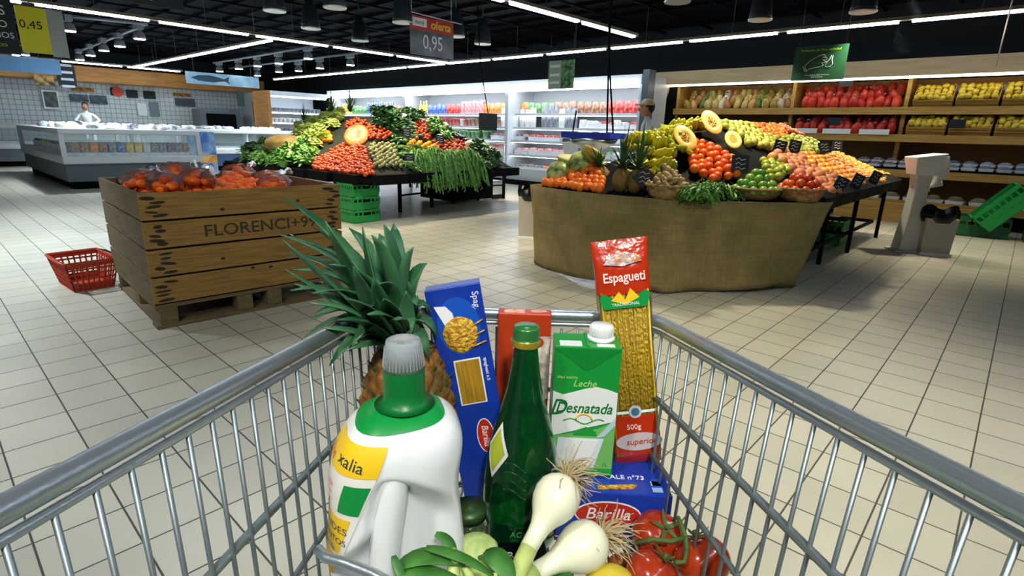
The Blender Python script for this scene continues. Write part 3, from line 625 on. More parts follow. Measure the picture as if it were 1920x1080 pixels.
for i in range(14):
    for k in range(2):
        lab = '%s packet behind the front glass of the chilled island' % pk[i]
        product('packet', pk[i], (-13.12-.26*k, 2.2+.145*i, .661), PI/2, lab, lab+'s', 1.2).scale = (1.0, 1.2, 1.1)
for i in range(12):
    lab = '%s packet behind the side glass of the chilled island' % pk[i]
    product('tray', pk[i], (-13.6-.33*i, 2.2, .661), 0, lab, lab+'s', 1.15).scale = (1.5, 1.2, 2.6)
for i in range(64):
    x = random.uniform(-17.7, -13.1); y = random.uniform(2.1, 4.2); 
    tag(MB().ball((0, 0, .03), .1, 8, 5, sc=(random.uniform(.8, 1.5), random.uniform(.6, 1.2), random.uniform(.4, .9)), fn=lumpy).obj('wrapped_bundle', [m_stw, m_offw, PM['grey']][i % 3], None, (x, y, 1.1)), 'pale wrapped bundle on top of the chilled island', 'bundle', 'pale bundles on the chilled island')
for i in range(46):
    x = random.uniform(-19.4, -16.5); y = random.uniform(5.1, 7.8)
    tag(MB().ball((0, 0, .03), .1, 8, 5, sc=(random.uniform(.8, 1.5), random.uniform(.6, 1.2), random.uniform(.4, .8)), fn=lumpy).obj('wrapped_bundle', [m_stw, PM['white'], m_offw][i % 3], None, (x, y, 1.1)), 'white iced bundle on top of the fish counter', 'bundle', 'iced bundles on the fish counter')
t = thing('promotion_stand', 'blue and orange cardboard stand between the chilled counters', 'stand', onx(384, 318, -15.2).to_2d().to_3d(), 0)
MB().bb(-.12, .12, -.28, .28, .5, 1.05).bb(-.12, .12, -.28, .28, 0, .3).obj('board', mat('stand_blue', (60, 110, 180), .5, col2=(150, 180, 210), scale=5), t); MB().bb(-.125, .125, -.28, .28, .3, .5).obj('picture_band', mat('stand_orange', (220, 110, 40), .5, col2=(230, 200, 120), scale=6), t)
# ================================================================== PEOPLE
m_skin = mat('skin', (176, 124, 92), .5, sub=.05); m_hair = mat('hair_dark', (28, 22, 18), .7)
def person(label, loc, rz, shirt, arms, lean=0., hat=None, sc=1.):
    t = thing('person', label, 'person', loc, rz); t.scale = (sc,)*3
    J = {}; V = []; E_ = []; Rr = []
    def v(n, p, r): J[n] = len(V); V.append((p[0], p[1]-lean*max(0, p[2]-.95), p[2])); Rr.append(r)
    def e(a, b): E_.append((J[a], J[b]))
    v('pel', (0, 0, .95), .14); v('wai', (0, .0, 1.1), .125); v('che', (0, 0, 1.3), .15); v('sh', (0, .01, 1.42), .1); v('nk', (0, 0, 1.5), .055); v('nk2', (0, -.01, 1.55), .055)
    for a, b in (('pel', 'wai'), ('wai', 'che'), ('che', 'sh'), ('sh', 'nk'), ('nk', 'nk2')): e(a, b)
    for k, s_ in (('l', -1), ('r', 1)):
        v('hip'+k, (s_*.09, 0, .9), .1); v('kn'+k, (s_*.1, -.01, .5), .065); v('an'+k, (s_*.1, .02, .08), .045); v('to'+k, (s_*.11, -.14, .035), .035)
        e('pel', 'hip'+k); e('hip'+k, 'kn'+k); e('kn'+k, 'an'+k); e('an'+k, 'to'+k)
        el, ha = arms[k]
        v('sd'+k, (s_*.18, 0, 1.41), .06); v('el'+k, el, .045); v('wr'+k, ha, .03)
        e('sh', 'sd'+k); e('sd'+k, 'el'+k); e('el'+k, 'wr'+k)
        d = (Vector(ha)-Vector(el)).normalized(); sd = d.cross(Vector((0, 0, 1))); sd = sd.normalized() if sd.length > .1 else Vector((1, 0, 0))
        pm = Vector(ha)+d*.06; v('pm'+k, pm, .032); e('wr'+k, 'pm'+k)
        for f, (o_, l_) in enumerate(((-.03, .06), (-.01, .075), (.01, .07), (.03, .055))):
            q = pm+sd*o_+d*l_*.5+Vector((0, 0, -.006)); v('f%d%s' % (f, k), q, .01); e('pm'+k, 'f%d%s' % (f, k)); v('g%d%s' % (f, k), q+d*l_*.5+Vector((0, 0, -.02)), .008); e('f%d%s' % (f, k), 'g%d%s' % (f, k))
        q = Vector(ha)+d*.03+sd*.045*s_; v('th'+k, q, .012); e('wr'+k, 'th'+k)
    me = bpy.data.meshes.new('body'); me.from_pydata(V, E_, []); o = mk('body', me, t); me.materials.append(shirt)
    sk = o.modifiers.new('skin', 'SKIN'); sk.use_smooth_shade = True
    for i, d in enumerate(me.skin_vertices[0].data): d.radius = (Rr[i], Rr[i]*.8); d.use_root = (i == 0)
    o.modifiers.new('sub', 'SUBSURF').levels = 2; o.modifiers['sub'].render_levels = 2
    hz = -lean*.62
    def hf(d, q, th):
        k = 1.
        if d.y < -.3: k += .05*max(0, 1-abs(d.x)*6)*max(0, 1-abs(d.z+.05)*3)+.0
        if d.z < -.3: k -= .1*(-d.z-.3)
        return k
    b = MB().ball((0, hz-.02, 1.64), .105, 20, 14, sc=(.78, .92, 1.15), fn=hf)
    b.tube([(0, hz-.11, 1.665), (0, hz-.135, 1.63), (0, hz-.115, 1.62)], [.008, .016, .01], 8)
    for s_ in (-1, 1): b.ball((s_*.083, hz-.01, 1.64), .03, 8, 6, sc=(.35, .7, 1)).ball((s_*.03, hz-.105, 1.66), .014, 8, 6, 1).ball((s_*.03, hz-.117, 1.66), .007, 6, 5, 2)
    b.ball((0, hz-.105, 1.585), .02, 8, 5, 3, sc=(1.2, .4, .35))
    b.obj('head', [m_skin, m_white, m_black, mat('lips', (140, 70, 60), .5)], t)
    MB().ball((0, hz+.0, 1.67), .108, 16, 10, sc=(.82, .9, 1.05)).obj('hair', m_hair, t, loc=(0, .018, .012))
    if hat:
        MB().lathe([(.105, 0), (.104, .03), (.085, .07), (.045, .095), (0, .1)], 18, (0, hz-.0, 1.7)).box((0, hz-.13, 1.705), (.15, .12, .012)).obj('cap', hat, t)
    # bare hands and forearms show as skin
    for k in ('l', 'r'):
        el, ha = arms[k]
    return t
capm = mat('cap_beige', (196, 178, 132), .7)
pp = ony(1222, 215, 7.9)
person('person in a beige cap and grey shirt standing behind the bananas', (pp.x, pp.y, 0), 2.2-PI, mat('shirt_grey', (186, 190, 190), .8), {'l': ((-.3, -.1, 1.15), (-.22, -.32, 1.05)), 'r': ((.3, -.1, 1.15), (.22, -.32, 1.05))}, hat=capm, lean=.12)
person('person in a white coat working behind the bakery counter', onx(178, 300, -22.0).to_2d().to_3d(), PI/2-.3, mat('coat_white', (226, 228, 232), .8), {'l': ((-.3, -.16, 1.2), (-.15, -.4, 1.2)), 'r': ((.32, -.2, 1.25), (.3, -.46, 1.22))}, lean=.2, sc=1.0)
# ================================================================== WOODEN FRUIT CRATE (front left)
K = thing('pallet_box', 'big wooden pallet box stencilled FLORENCI full of oranges', 'crate', (-3.79, .885, 0), math.radians(-3.0))
CW, CD, CZ0, CZ1 = 1.27, 1.27, .155, .85      # local: +x depth reversed (box spans x -CD..0), y 0..CW
bh = (CZ1-CZ0)/4
def board(b, x0, x1, y0, y1, z0, z1): b.bb(x0, x1, y0, y1, z0, z1)
for r in range(4):
    z0 = CZ0+bh*r+.007; z1 = CZ0+bh*(r+1)-.006
    MB().bb(-.024, 0, 0, CW, z0, z1).obj('front_board', m_wood, K, bevel=.003)
    MB().bb(-CD, -CD+.024, 0, CW, z0, z1).obj('rear_board', m_woodd, K, bevel=.003)
    MB().bb(-CD+.025, -.025, 0, .024, z0, z1).obj('side_board', m_woodd, K, bevel=.003)
    MB().bb(-CD+.025, -.025, CW-.024, CW, z0, z1).obj('side_board', m_woodd, K, bevel=.003)
for x in (-.06, -CD+.06):
    for y in (.06, CW-.06): MB().bb(x-.035, x+.035, y-.035, y+.035, CZ0, CZ1-.006).obj('corner_post', m_woodd, K)
MB().bb(-CD+.03, -.03, .03, CW-.03, CZ0+.0, CZ0+.02).bb(-CD+.03, -.03, .03, CW-.03, .6, .62).obj('inner_floor', m_woodd, K)
pb = MB()
for y in (.07, .53, .73, CW-.07):
    for x in (-.06, -CD/2, -CD+.06): pb.bb(x-.06, x+.06, y-.05, y+.05, .025, .13)
pb.bb(-CD, 0, 0, CW, .131, .153)
for y in (.07, CW/2, CW-.07): pb.bb(-CD, 0, y-.06, y+.06, 0, .024)
pb.bb(-.12, 0.005, -.005, CW, .0, .0245)
pb.obj('pallet_base', m_woodd, K, bevel=.003)
# dark nail stains at the board ends
Mf = frame((.0005, 0, 0), (0, 1, 0), (0, 0, 1))
for r in range(4):
    z0 = CZ0+bh*r
    for ye in (.08, CW-.06):
        for q in range(5):
            z = z0+.03+.028*q+random.uniform(-.004, .004); yy = ye+random.uniform(-.035, .035); L_ = random.uniform(.025, .05)
            MB().prism(ell(yy, z, L_, random.uniform(.006, .013), 12, random.uniform(-.15, .15)), .0012, Mf).obj('stain', m_stain, K)
for (y, z) in ((.45, .72), (.95, .745), (.42, .40), (.6, .31), (.72, .3), (.9, .25)): MB().prism(ell(y, z, .014, .009, 12), .0012, Mf).obj('stain', m_stain, K)
text('FLORENCI+99', .108, mat('stencil_ink', (44, 38, 22), .9), K, Mf @ Matrix.Translation((.70, CZ0+bh*2.5-.002, 0)), sx=1.12, bold=.0006)
# oranges
orange_me = MB().ball((0, 0, 0), .038, 16, 11, sc=(1, 1, .93)).tube([(0, 0, .033), (0, 0, .038)], .004, 6, 1).mesh('orange', [m_orange, m_stem])
KM = Matrix.Translation(K.location) @ Matrix.Rotation(math.radians(-3), 4, 'Z')
cnt = 0
def heap(x, y):
    u = (x+CD)/CD; v = y/CW
    return .745+.10*math.exp(-((v-.28)/.22)**2-((x+.55)/.4)**2)+.085*math.exp(-((v-.62)/.16)**2-((x+.7)/.3)**2)-.04*(v > .85)
r_ = 0; y = .065
bagspots = [(-.3, .22), (-.55, .14), (-.62, .36), (-.9, .25), (-.35, .42), (-.95, .5), (-.4, .95), (-.75, 1.05), (-.85, .85)]
while y < CW-.06:
    x = -CD+.07+(.035 if r_ % 2 else 0)
    while x < -.06:
        z = heap(x, y)
        p = KM @ Vector((x+random.uniform(-.006, .006), y+random.uniform(-.006, .006), z+random.uniform(-.015, .015)))
        o = mk('orange', orange_me, None, p, (random.uniform(0, 6), random.uniform(0, 6), 0)); tag(o, 'orange in the big wooden pallet box', 'orange', 'oranges in the pallet box')
        x += .073
    y += .066; r_ += 1
# an orange under it all: filling so that no gap shows
tag(MB().grid(lambda u, v: Vector((-CD+.05+(CD-.1)*u, .045+(CW-.09)*v, heap(-CD+.05+(CD-.1)*u, .045+(CW-.09)*v)-.03)), 14, 14).obj('orange_pile', m_orange, None, K.location, (0, 0, math.radians(-3))), 'deeper oranges filling the wooden pallet box', 'oranges', kind='stuff')
for i, (x, y) in enumerate(bagspots):
    bt = thing('fruit_bag', 'clear plastic bag of oranges on the heap in the wooden pallet box', 'bag', KM @ Vector((x, y, heap(x, y)+.03)), random.uniform(0, 3), 'bags of oranges in the pallet box'); bt.scale = (1, 1, .85)
    for (a, b_, c_) in ((-.05, -.03, .03), (.04, -.04, .03), (-.01, .045, .03), (.075, .03, .025), (-.085, .03, .02), (.0, .0, .08)): mk('orange', orange_me, bt, (a, b_, c_))
    MB().ball((0, 0, .045), .13, 22, 14, sc=(1.05, .85, .68), fn=lambda d, q, t: 1+.16*mnoise.noise(d*4+Vector((i, 0, 0)))+.1*mnoise.noise(d*9)).tube([(.1, 0, .08), (.13, .01, .11), (.16, .03, .12)], [.03, .012, .04], 9).obj('film', m_film, bt)
# red shopping basket
m_rb = mat('basket_red', (146, 42, 22), .4)
B = thing('shopping_basket', 'red plastic shopping basket on the floor left of the wooden box', 'basket', (-5.27, .80, 0), math.radians(4))
def bas(o, m, a, b, h, slots=True, t=.75):
    w_ = MB(); n = 8
    def ring(z): k = t+(1-t)*z/h; return [(-a*k, -b*k, z), (a*k, -b*k, z), (a*k, b*k, z), (-a*k, b*k, z)]
    zz = [0, .25*h, .42*h, .6*h, .78*h, h]
    w_.box((0, 0, .006), (2*a*t, 2*b*t, .012))
    for i, z in enumerate(zz):
        w_.tube(ring(z if i else .006), .007 if i < 5 else .013, 4, closed=True)
    for s in range(4):
        A0, A1 = ring(0)[s], ring(0)[(s+1) % 4]; B0, B1 = ring(h)[s], ring(h)[(s+1) % 4]
        for k in range(n+1):
            u = k/n; w_.tube([Vector(A0).lerp(Vector(A1), u), Vector(B0).lerp(Vector(B1), u)], .006, 4)
        lo = [Vector(A0), Vector(A1), Vector(A1).lerp(Vector(B1), .25), Vector(A0).lerp(Vector(B0), .25)]
        w_.add(lo, [(0, 1, 2, 3)]); hi = [Vector(A0).lerp(Vector(B0), .86), Vector(A1).lerp(Vector(B1), .86), Vector(B1), Vector(B0)]; w_.add(hi, [(0, 1, 2, 3)])
    w_.obj('shell', m, o)
bas(B, m_rb, .25, .165, .225)
MB().tube([(-.25, -.17, .225), (-.1, -.185, .235), (.1, -.185, .235), (.25, -.17, .225)], .008, 6).obj('handle', m_rb, B); MB().tube([(-.25, .17, .225), (-.1, .185, .235), (.1, .185, .235), (.25, .17, .225)], .008, 6).obj('handle', m_black, B)
# ================================================================== STALL SURFACES
class Stall:
    def __init__(s, poly, z0, slope, top, name):
        s.P = poly; s.z0 = z0; s.sl = slope; s.top = top
    def dist(s, x, y):
        d = 1e9; n = len(s.P)
        for i in range(n):
            a, b = s.P[i-1], s.P[i]; ex, ey = b[0]-a[0], b[1]-a[1]; t = max(0, min(1, ((x-a[0])*ex+(y-a[1])*ey)/(ex*ex+ey*ey)))
            d = min(d, math.hypot(x-a[0]-t*ex, y-a[1]-t*ey))
        return d
    def z(s, x, y): return s.z0+min(max(s.dist(x, y)-s.fl, 0)*s.sl, s.top-s.z0)
    fl = .05
    def seen(s, p):
        d = Vector(p)-EYE; L = d.length; d.normalize()
        for k in range(2, 22):
            q = Vector(p)-d*(.12*k)
            if q.z < 1.7 and inpoly(q.x, q.y, s.P) and s.z(q.x, q.y) > q.z+.02: return False
        return True
    def grid(s, sp, px):
        xs = [p[0] for p in s.P]; ys = [p[1] for p in s.P]; out = []; r = 0; y = min(ys)
        while y < max(ys):
            x = min(xs)+(sp/2 if r % 2 else 0)
            while x < max(xs):
                if inpoly(x, y, s.P):
                    z = s.z(x, y); q = proj((x, y, z+.03))
                    if inpoly(q[0], q[1], px) and s.seen((x, y, z+.03)): out.append(Vector((x, y, z)))
                x += sp
            y += sp*.87; r += 1
        return out
def hitp(st, px, py, lift=.0):
    d = ray(px, py).normalized(); t = 2.5; best = None
    while t < 16:
        q = EYE+d*t
        if inpoly(q.x, q.y, st.P):
            g = q.z-st.z(q.x, q.y)-lift
            if g <= 0: return Vector((q.x, q.y, st.z(q.x, q.y)))
            if best is None or g < best[0]: best = (g, Vector((q.x, q.y, st.z(q.x, q.y))))
        t += .012
    return best[1]
FS = Stall([(-3.5, 4.12), (-3.2, 4.02), (-2.75, 4.0), (-2.2, 4.12), (-1.85, 4.35), (-1.5, 4.7), (-1.2, 5.1), (-1.22, 9.0), (-3.7, 9.0)], .765, .56, 1.42, 'f'); FS.fl = .12
VS = Stall([(-6.3, 4.05), (-6.7, 7.45), (-10.5, 7.85), (-10.3, 3.75)], .64, .62, 1.44, 'v')
def mound(st, name, par, m, nx=34, ny=46):
    xs = [p[0] for p in st.P]; ys = [p[1] for p in st.P]; b = MB(); vs = {}; X0, X1, Y0, Y1 = min(xs), max(xs), min(ys), max(ys)
    def g(i, j): return X0+(X1-X0)*i/nx, Y0+(Y1-Y0)*j/ny
    for i in range(nx):
        for j in range(ny):
            c = [g(i, j), g(i+1, j), g(i+1, j+1), g(i, j+1)]
            if all(inpoly(x, y, st.P) for x, y in c):
                b.add([(x-par.location.x, y-par.location.y, st.z(x, y)-.02) for x, y in c], [(0, 1, 2, 3)], 0, False)
    return b.obj(name, m, par, solid=.01)
# ---- fruit stall
F = thing('fruit_stall', 'fruit stall with a stepped black rack and a burlap skirt', 'stall', (-2.4, 6.4, 0))
fo = Vector((-2.4, 6.4, 0))
mound(FS, 'sloped_display', F, m_black)
b = MB().prism([(x+2.4, y-6.4) for x, y in FS.P], .03, Matrix.Translation((0, 0, .71))); b.obj('table_top', m_black, F)
for (x, y) in ((-3.4, 4.3), (-2.7, 4.2), (-1.45, 5.0), (-1.42, 6.34), (-1.36, 7.3), (-1.34, 8.8), (-3.5, 8.8), (-3.5, 6.4)):
    MB().bb(x+2.4-.02, x+2.4+.02, y-6.4-.02, y-6.4+.02, 0, .71).obj('leg', m_black, F)
for (y0, y1) in ((5.0, 6.3), (6.36, 7.28), (7.34, 8.8)): MB().bb(.98, 1.0, y0-6.4, y1-6.4, .2, .24).bb(.6, 1.0, y1-6.4-.02, y1-6.4, .2, .24).obj('brace', m_black, F)
for i, y in enumerate((5.35, 5.97, 6.59, 7.21, 7.83, 8.45)):
    MB().box((1.12, y-6.4, .77), (.2, .58, .13), rot=Matrix.Rotation(.35, 3, 'Y')).obj('rack_tray', m_black, F)
# burlap skirt
m_bur = mat('burlap', (132, 118, 74), .9, col2=(114, 102, 62), scale=4, bump=.5, bscale=160)
def burlap_mat():
    m = m_bur; n = m.node_tree.nodes; L = m.node_tree.links; b = n['Principled BSDF']
    tc = n.new('ShaderNodeTexCoord'); outs = []
    for st_ in ((70, 70, 3), (3, 3, 70)):
        mp = n.new('ShaderNodeMapping'); mp.inputs['Scale'].default_value = st_; L.new(tc.outputs['Object'], mp.inputs[0])
        t = n.new('ShaderNodeTexNoise'); t.inputs['Scale'].default_value = 1.2; t.inputs['Detail'].default_value = 4; L.new(mp.outputs[0], t.inputs['Vector']); outs.append(t.outputs[0])
    ad = n.new('ShaderNodeMath'); ad.operation = 'ADD'; L.new(outs[0], ad.inputs[0]); L.new(outs[1], ad.inputs[1])
    r = n.new('ShaderNodeMapRange'); r.inputs[1].default_value = .7; r.inputs[2].default_value = 1.3; r.inputs[3].default_value = .78; r.inputs[4].default_value = 1.18; L.new(ad.outputs[0], r.inputs[0])
    src = b.inputs['Base Color'].links[0].from_socket; mx = n.new('ShaderNodeMix'); mx.data_type = 'RGBA'; mx.blend_type = 'MULTIPLY'; mx.inputs[0].default_value = 1
    L.new(src, mx.inputs[6]); L.new(r.outputs[0], mx.inputs[7]); L.new(mx.outputs[2], b.inputs['Base Color'])
burlap_mat()
top = [(-3.53, 4.6), (-3.535, 4.14), (-3.44, 4.05), (-3.2, 3.99), (-2.75, 3.965), (-2.2, 4.08), (-1.84, 4.3), (-1.47, 4.66), (-1.17, 5.06), (-1.14, 5.2)]
bot = [(-3.50, 4.6), (-3.46, 4.22), (-3.38, 4.06), (-2.95, 3.9), (-2.55, 3.88), (-2.08, 4.02), (-1.88, 4.22), (-1.55, 4.62), (-1.32, 4.98), (-1.33, 5.15)]
def lerpP(P, u):
    f_ = u*(len(P)-1); i = min(int(f_), len(P)-2); t = f_-i
    p0 = P[max(i-1, 0)]; p1 = P[i]; p2 = P[i+1]; p3 = P[min(i+2, len(P)-1)]
    return tuple(.5*((2*p1[k])+(-p0[k]+p2[k])*t+(2*p0[k]-5*p1[k]+4*p2[k]-p3[k])*t*t+(-p0[k]+3*p1[k]-3*p2[k]+p3[k])*t**3) for k in (0, 1))
def bf(u, v):
    a = lerpP(top, u); b_ = lerpP(bot, u); k = 1-v
    f_ = .035*(k**1.2)*math.sin(u*34)*(.4+.6*mnoise.noise(Vector((u*5, 0, 0)))+.4)+.012*mnoise.noise(Vector((u*20, v*4, 0)))
    n_ = Vector((a[0]+2.4, a[1]-5.8, 0)).normalized()
    x = a[0]*v+b_[0]*k+n_.x*f_; y = a[1]*v+b_[1]*k+n_.y*f_
    z = .02+v*(.745-.0)+(.02*math.sin(u*17)*k)
    return Vector((x+2.4, y-6.4, max(z, .012)))
MB().grid(bf, 150, 18).obj('burlap_skirt', m_bur, F, solid=.004)
# ---- vegetable stall
V = thing('vegetable_stall', 'vegetable stall on black trestles heaped with vegetables', 'stall', (-8.4, 6.2, 0))
mound(VS, 'sloped_display', V, mat('display_green', (14, 24, 12), .9))
MB().prism([(x+8.4, y-6.2) for x, y in VS.P], .06, Matrix.Translation((0, 0, .55))).obj('table_top', m_black, V)
for i, (x, y) in enumerate([(-7.05, 5.1), (-7.2, 5.85), (-7.4, 6.5), (-7.5, 7.2), (-7.4, 7.8), (-7.7, 4.4), (-8.8, 4.3), (-10, 4.2), (-10.1, 7.6), (-7.9, 7.6)]):
    MB().bb(x+8.4-.022, x+8.4+.022, y-6.2-.022, y-6.2+.022, 0, .55).obj('leg', m_black, V)
MB().tube([(1.35, -1.1, .26), (1.2, -.35, .26), (1.0, .3, .26), (.9, 1.0, .26), (1.0, 1.6, .26)], .016, 6).obj('brace', m_black, V)
MB().bb(.2, 1.1, .2, 1.2, .05, .5).obj('crate_stack', m_black, V)
for i in range(5):
    y = 4.12+.66*i; x = -6.33-.075*i
    MB().bb(-.2, .03, -.29, .29, .0, .13).obj('front_tray', m_black, V, (x+8.4, y+.3-6.2, .52))
for i in range(6): MB().bb(-.29, .29, -.03, .2, .0, .13).obj('front_tray', m_black, V, (-6.75-.62*i+8.4, 4.0-.05*i-6.2, .52))
# green crates under the corner
def pcrate(loc, rz, m, lab, h=.155, w_=.5, d=.33, group=None):
    t = thing('plastic_crate', lab, 'crate', loc, rz, group); a, b_ = w_/2, d/2; B_ = MB().bb(-a, a, -b_, b_, 0, .012)
    for s in (-1, 1):
        B_.bb(-a, a, s*b_-.006, s*b_+.006, .012, h*.35); B_.bb(-a, a, s*b_-.01, s*b_+.01, h*.82, h)
        B_.bb(s*a-.006, s*a+.006, -b_, b_, .012, h*.35); B_.bb(s*a-.01, s*a+.01, -b_, b_, h*.82, h)
        for k in range(9):
            x = -a+2*a*k/8; B_.bb(x-.012, x+.012, s*b_-.006, s*b_+.006, h*.3, h*.85)
        for k in range(7):
            y = -b_+2*b_*k/6; B_.bb(s*a-.006, s*a+.006, y-.012, y+.012, h*.3, h*.85)
        B_.bb(-a, a, s*b_-.004, s*b_+.004, h*.35, h*.6)
        B_.bb(s*a-.004, s*a+.004, -b_, b_, h*.35, h*.6)
    B_.obj('shell', m, t)
    for s in (-1, 1): MB().box((s*(a+.004), 0, h*.68), (.012, .11, .03)).obj('grip', m_black, t)
    return t
for i in range(3): pcrate((-6.72, 4.17, .001+.178*i), math.radians(3), m_greenp, 'green plastic crate under the tomatoes, %s of the stack' % ('bottom', 'middle', 'top')[i], h=.172, w_=.36, d=.42)
pcrate((-1.75, 7.9, 0), PI/2, m_greenp, 'green plastic crate on the floor behind the white bag stand', h=.3, w_=.5, d=.45)
p = at(1850, 440); t = pcrate((-.42, 10.3, 0), .15, m_greend, 'dark green basket upright on the floor at the right edge', h=.28, w_=.75, d=.42); 
t = pcrate((-.05, 10.25, .34), .15, m_greenp, 'bright green crate tilted on top of the dark green basket', h=.3, w_=.62, d=.42); t.rotation_euler = (.0, -.9, .15)
pcrate((.45, 10.2, 0), .1, m_greend, 'dark green crate at the right edge of the floor', h=.38, w_=.6, d=.42)
# ================================================================== PRODUCE
def scat(st, px, sp, me, r, name, lab, grp, cat, rough=.2, top=300, flat=False, layers=1, label_fn=None, scj=.12):
    pts = st.grid(sp, px); pts.sort(key=lambda p: (p-EYE).length); rest = []
    for i, p in enumerate(pts):
        if i < top:
            s_ = 1+random.uniform(-scj, scj)
            o = mk(name, me[i % len(me)] if isinstance(me, list) else me, None, p+Vector((random.uniform(-.22, .22)*sp, random.uniform(-.22, .22)*sp, r*.75+random.uniform(0, rough)*sp)),
                   (random.uniform(-.4, .4), random.uniform(-.4, .4), random.uniform(0, 6.3)) if flat else (random.uniform(0, 6), random.uniform(0, 6), random.uniform(0, 6)))
            o.scale = (s_,)*3; tag(o, lab, cat, grp)
    return pts
def fruit_me(name, r, m, sc=(1, 1, .93), seg=12, fn=None, stem=True):
    b = MB().ball((0, 0, 0), r, seg, 8, sc=sc, fn=fn)
    if stem: b.tube([(0, 0, r*sc[2]*.85), (0, 0, r*sc[2]*1.08)], r*.09, 5, 1)
    return b.mesh(name, [m, m_stem])
def leafball(name, r, m, n=26, curl=.6, ln=1.0, wd=.42, seed=1, droop=.4):
    rn = random.Random(seed); b = MB().ball((0, 0, r*.35), r*.55, 10, 7, 0, fn=lumpy)
    for i in range(n):
        a = i*2.399; el = .15+1.25*(i/n); d = Vector((math.cos(a)*math.cos(el), math.sin(a)*math.cos(el), math.sin(el))); L_ = r*ln*rn.uniform(.85, 1.15)
        side = Vector((0, 0, 1)).cross(d).normalized(); pts = []; ws = []
        for k in range(5):
            t = k/4; p = d*L_*t*1.0+Vector((0, 0, r*.3-droop*L_*t*t))+side*rn.uniform(-.06, .06)*r; pts.append(p); ws.append(r*wd*math.sin(PI*(.12+.8*t))*rn.uniform(.8, 1.2))
        b.strip(pts, ws, side.cross(d), 0, fold=rn.uniform(.1, .5))
    return b.mesh(name, m)
def bunch(name, m, n, L_, seed, droop=1.0, w_=.006, spread=.6, fwd=(1, 0, 0)):
    rn = random.Random(seed); b = MB(); f = Vector(fwd)
    for i in range(n):
        a = rn.uniform(-spread, spread); d = (Matrix.Rotation(a, 3, 'Z') @ f); pts = []; ws = []; l = L_*rn.uniform(.6, 1.1); up = rn.uniform(.1, .5)
        o = Vector((rn.uniform(-.05, .05), rn.uniform(-.08, .08), rn.uniform(0, .04)))
        for k in range(6):
            t = k/5; pts.append(o+d*l*t*.8+Vector((0, 0, l*(up*t-droop*t*t)))+Vector((rn.uniform(-1, 1), rn.uniform(-1, 1), rn.uniform(-1, 1)))*.012); ws.append(w_*rn.uniform(.7, 1.6))
        b.strip(pts, ws, (0, 0, 1), 0, fold=.5)
        if i % 2 == 0:
            for q in range(6): b.ball(pts[rn.randint(2, 5)]+Vector((rn.uniform(-1, 1), rn.uniform(-1, 1), rn.uniform(-1, 1)))*.02, .013, 4, 3, 0)
    return b.mesh(name, m)
# --- fruit stall
L = 'on the fruit stall'
tang = fruit_me('clementine', .039, mat('clementine_peel', (212, 84, 4), .45, rnd=(226, 122, 16)))
scat(FS, [(1005, 352), (1040, 325), (1085, 308), (1118, 305), (1132, 320), (1136, 362), (1070, 358)], .07, tang, .036, 'clementine', 'small clementine at the left front corner of the fruit stall', 'clementines at the left front corner of the stall', 'fruit')
mand = fruit_me('orange', .043, mat('orange_peel_deep', (210, 74, 2), .45, rnd=(224, 104, 10)))
scat(FS, [(1288, 262), (1325, 266), (1376, 292), (1378, 330), (1340, 338), (1300, 322), (1290, 296)], .078, mand, .043, 'mandarin', 'orange mandarin heaped between the papaya halves on the fruit stall', 'oranges between the papaya halves', 'fruit')
wm = mat('watermelon_rind', (110, 140, 60), .35); 
def wmesh(name, r, half=False):
    return MB().ball((0, 0, 0), r, 24, 12, sc=(1, 1, .9)).mesh(name, mat('melon_striped', (58, 96, 40), .35, col2=(176, 190, 110), scale=1.2, stretch=(9, 9, 1.2)))
WMM = wmesh('watermelon', .12)
for i, (q, lb) in enumerate((((1047, 333), 'striped watermelon at the left edge of the fruit stall'), ((1088, 318), 'striped watermelon behind the clementines, second from left'))):
    p = hitp(FS, *q); tag(mk('watermelon', WMM, None, p+Vector((0, .0, .08)), (1.2, .3, i)), lb, 'melon')
def halfm(name, r, rind, flesh, core, q, lab, sc=(1, 1, .75), rot=(1.1, 0, -.5), lift=.08, seeds=True, spin=0.):
    R_ = Matrix.Rotation(spin, 3, 'Z')
    def tw(b):
        b.v = [tuple(R_ @ Vector(q_)) for q_ in b.v]; return b
    p = hitp(FS, *q); t = thing(name, lab, 'fruit', p+Vector((0, 0, lift)), rot=rot)
    b = MB(); pr = [(r*math.sin(PI/2*k/8), -r*.9*math.cos(PI/2*k/8)) for k in range(9)]
    tw(b.lathe(pr, 24, sx=sc[0], sy=sc[1])).obj('rind', rind, t)
    tw(MB().lathe([(r*.995, -.001), (r*.96, .003), (r*.5, .004), (r*.35, -.01), (0, -.02)], 24, sx=sc[0], sy=sc[1])).obj('flesh', flesh, t)
    s_ = MB()
    for k in range(26): a = random.uniform(0, 6.3); d = random.uniform(0, .42)*r; s_.ball((d*math.cos(a)*sc[0], d*math.sin(a)*sc[1], .0), .007, 5, 4)
    if seeds: tw(s_).obj('seeds', core, t)
    return t
m_pap = mat('papaya_flesh', (244, 214, 130), .4, col2=(240, 170, 70), scale=6); m_papr = mat('papaya_rind', (170, 150, 50), .5); m_seed = mat('papaya_seed', (190, 110, 40), .4)
m_mel = mat('melon_flesh', (240, 232, 170), .4); m_wmf = mat('watermelon_flesh', (206, 90, 70), .4)
halfm('papaya_half', .085, m_papr, m_pap, m_seed, (1331, 256), 'cut papaya half standing high among the bananas', sc=(.95, 1.7, 1), rot=(1.0, .1, .4), lift=.13, spin=.65)
halfm('papaya_half', .085, m_papr, m_pap, m_seed, (1281, 294), 'cut papaya half leaning below the bananas', sc=(1.0, 1.65, 1), rot=(1.0, .1, .5), lift=.17, spin=.7)
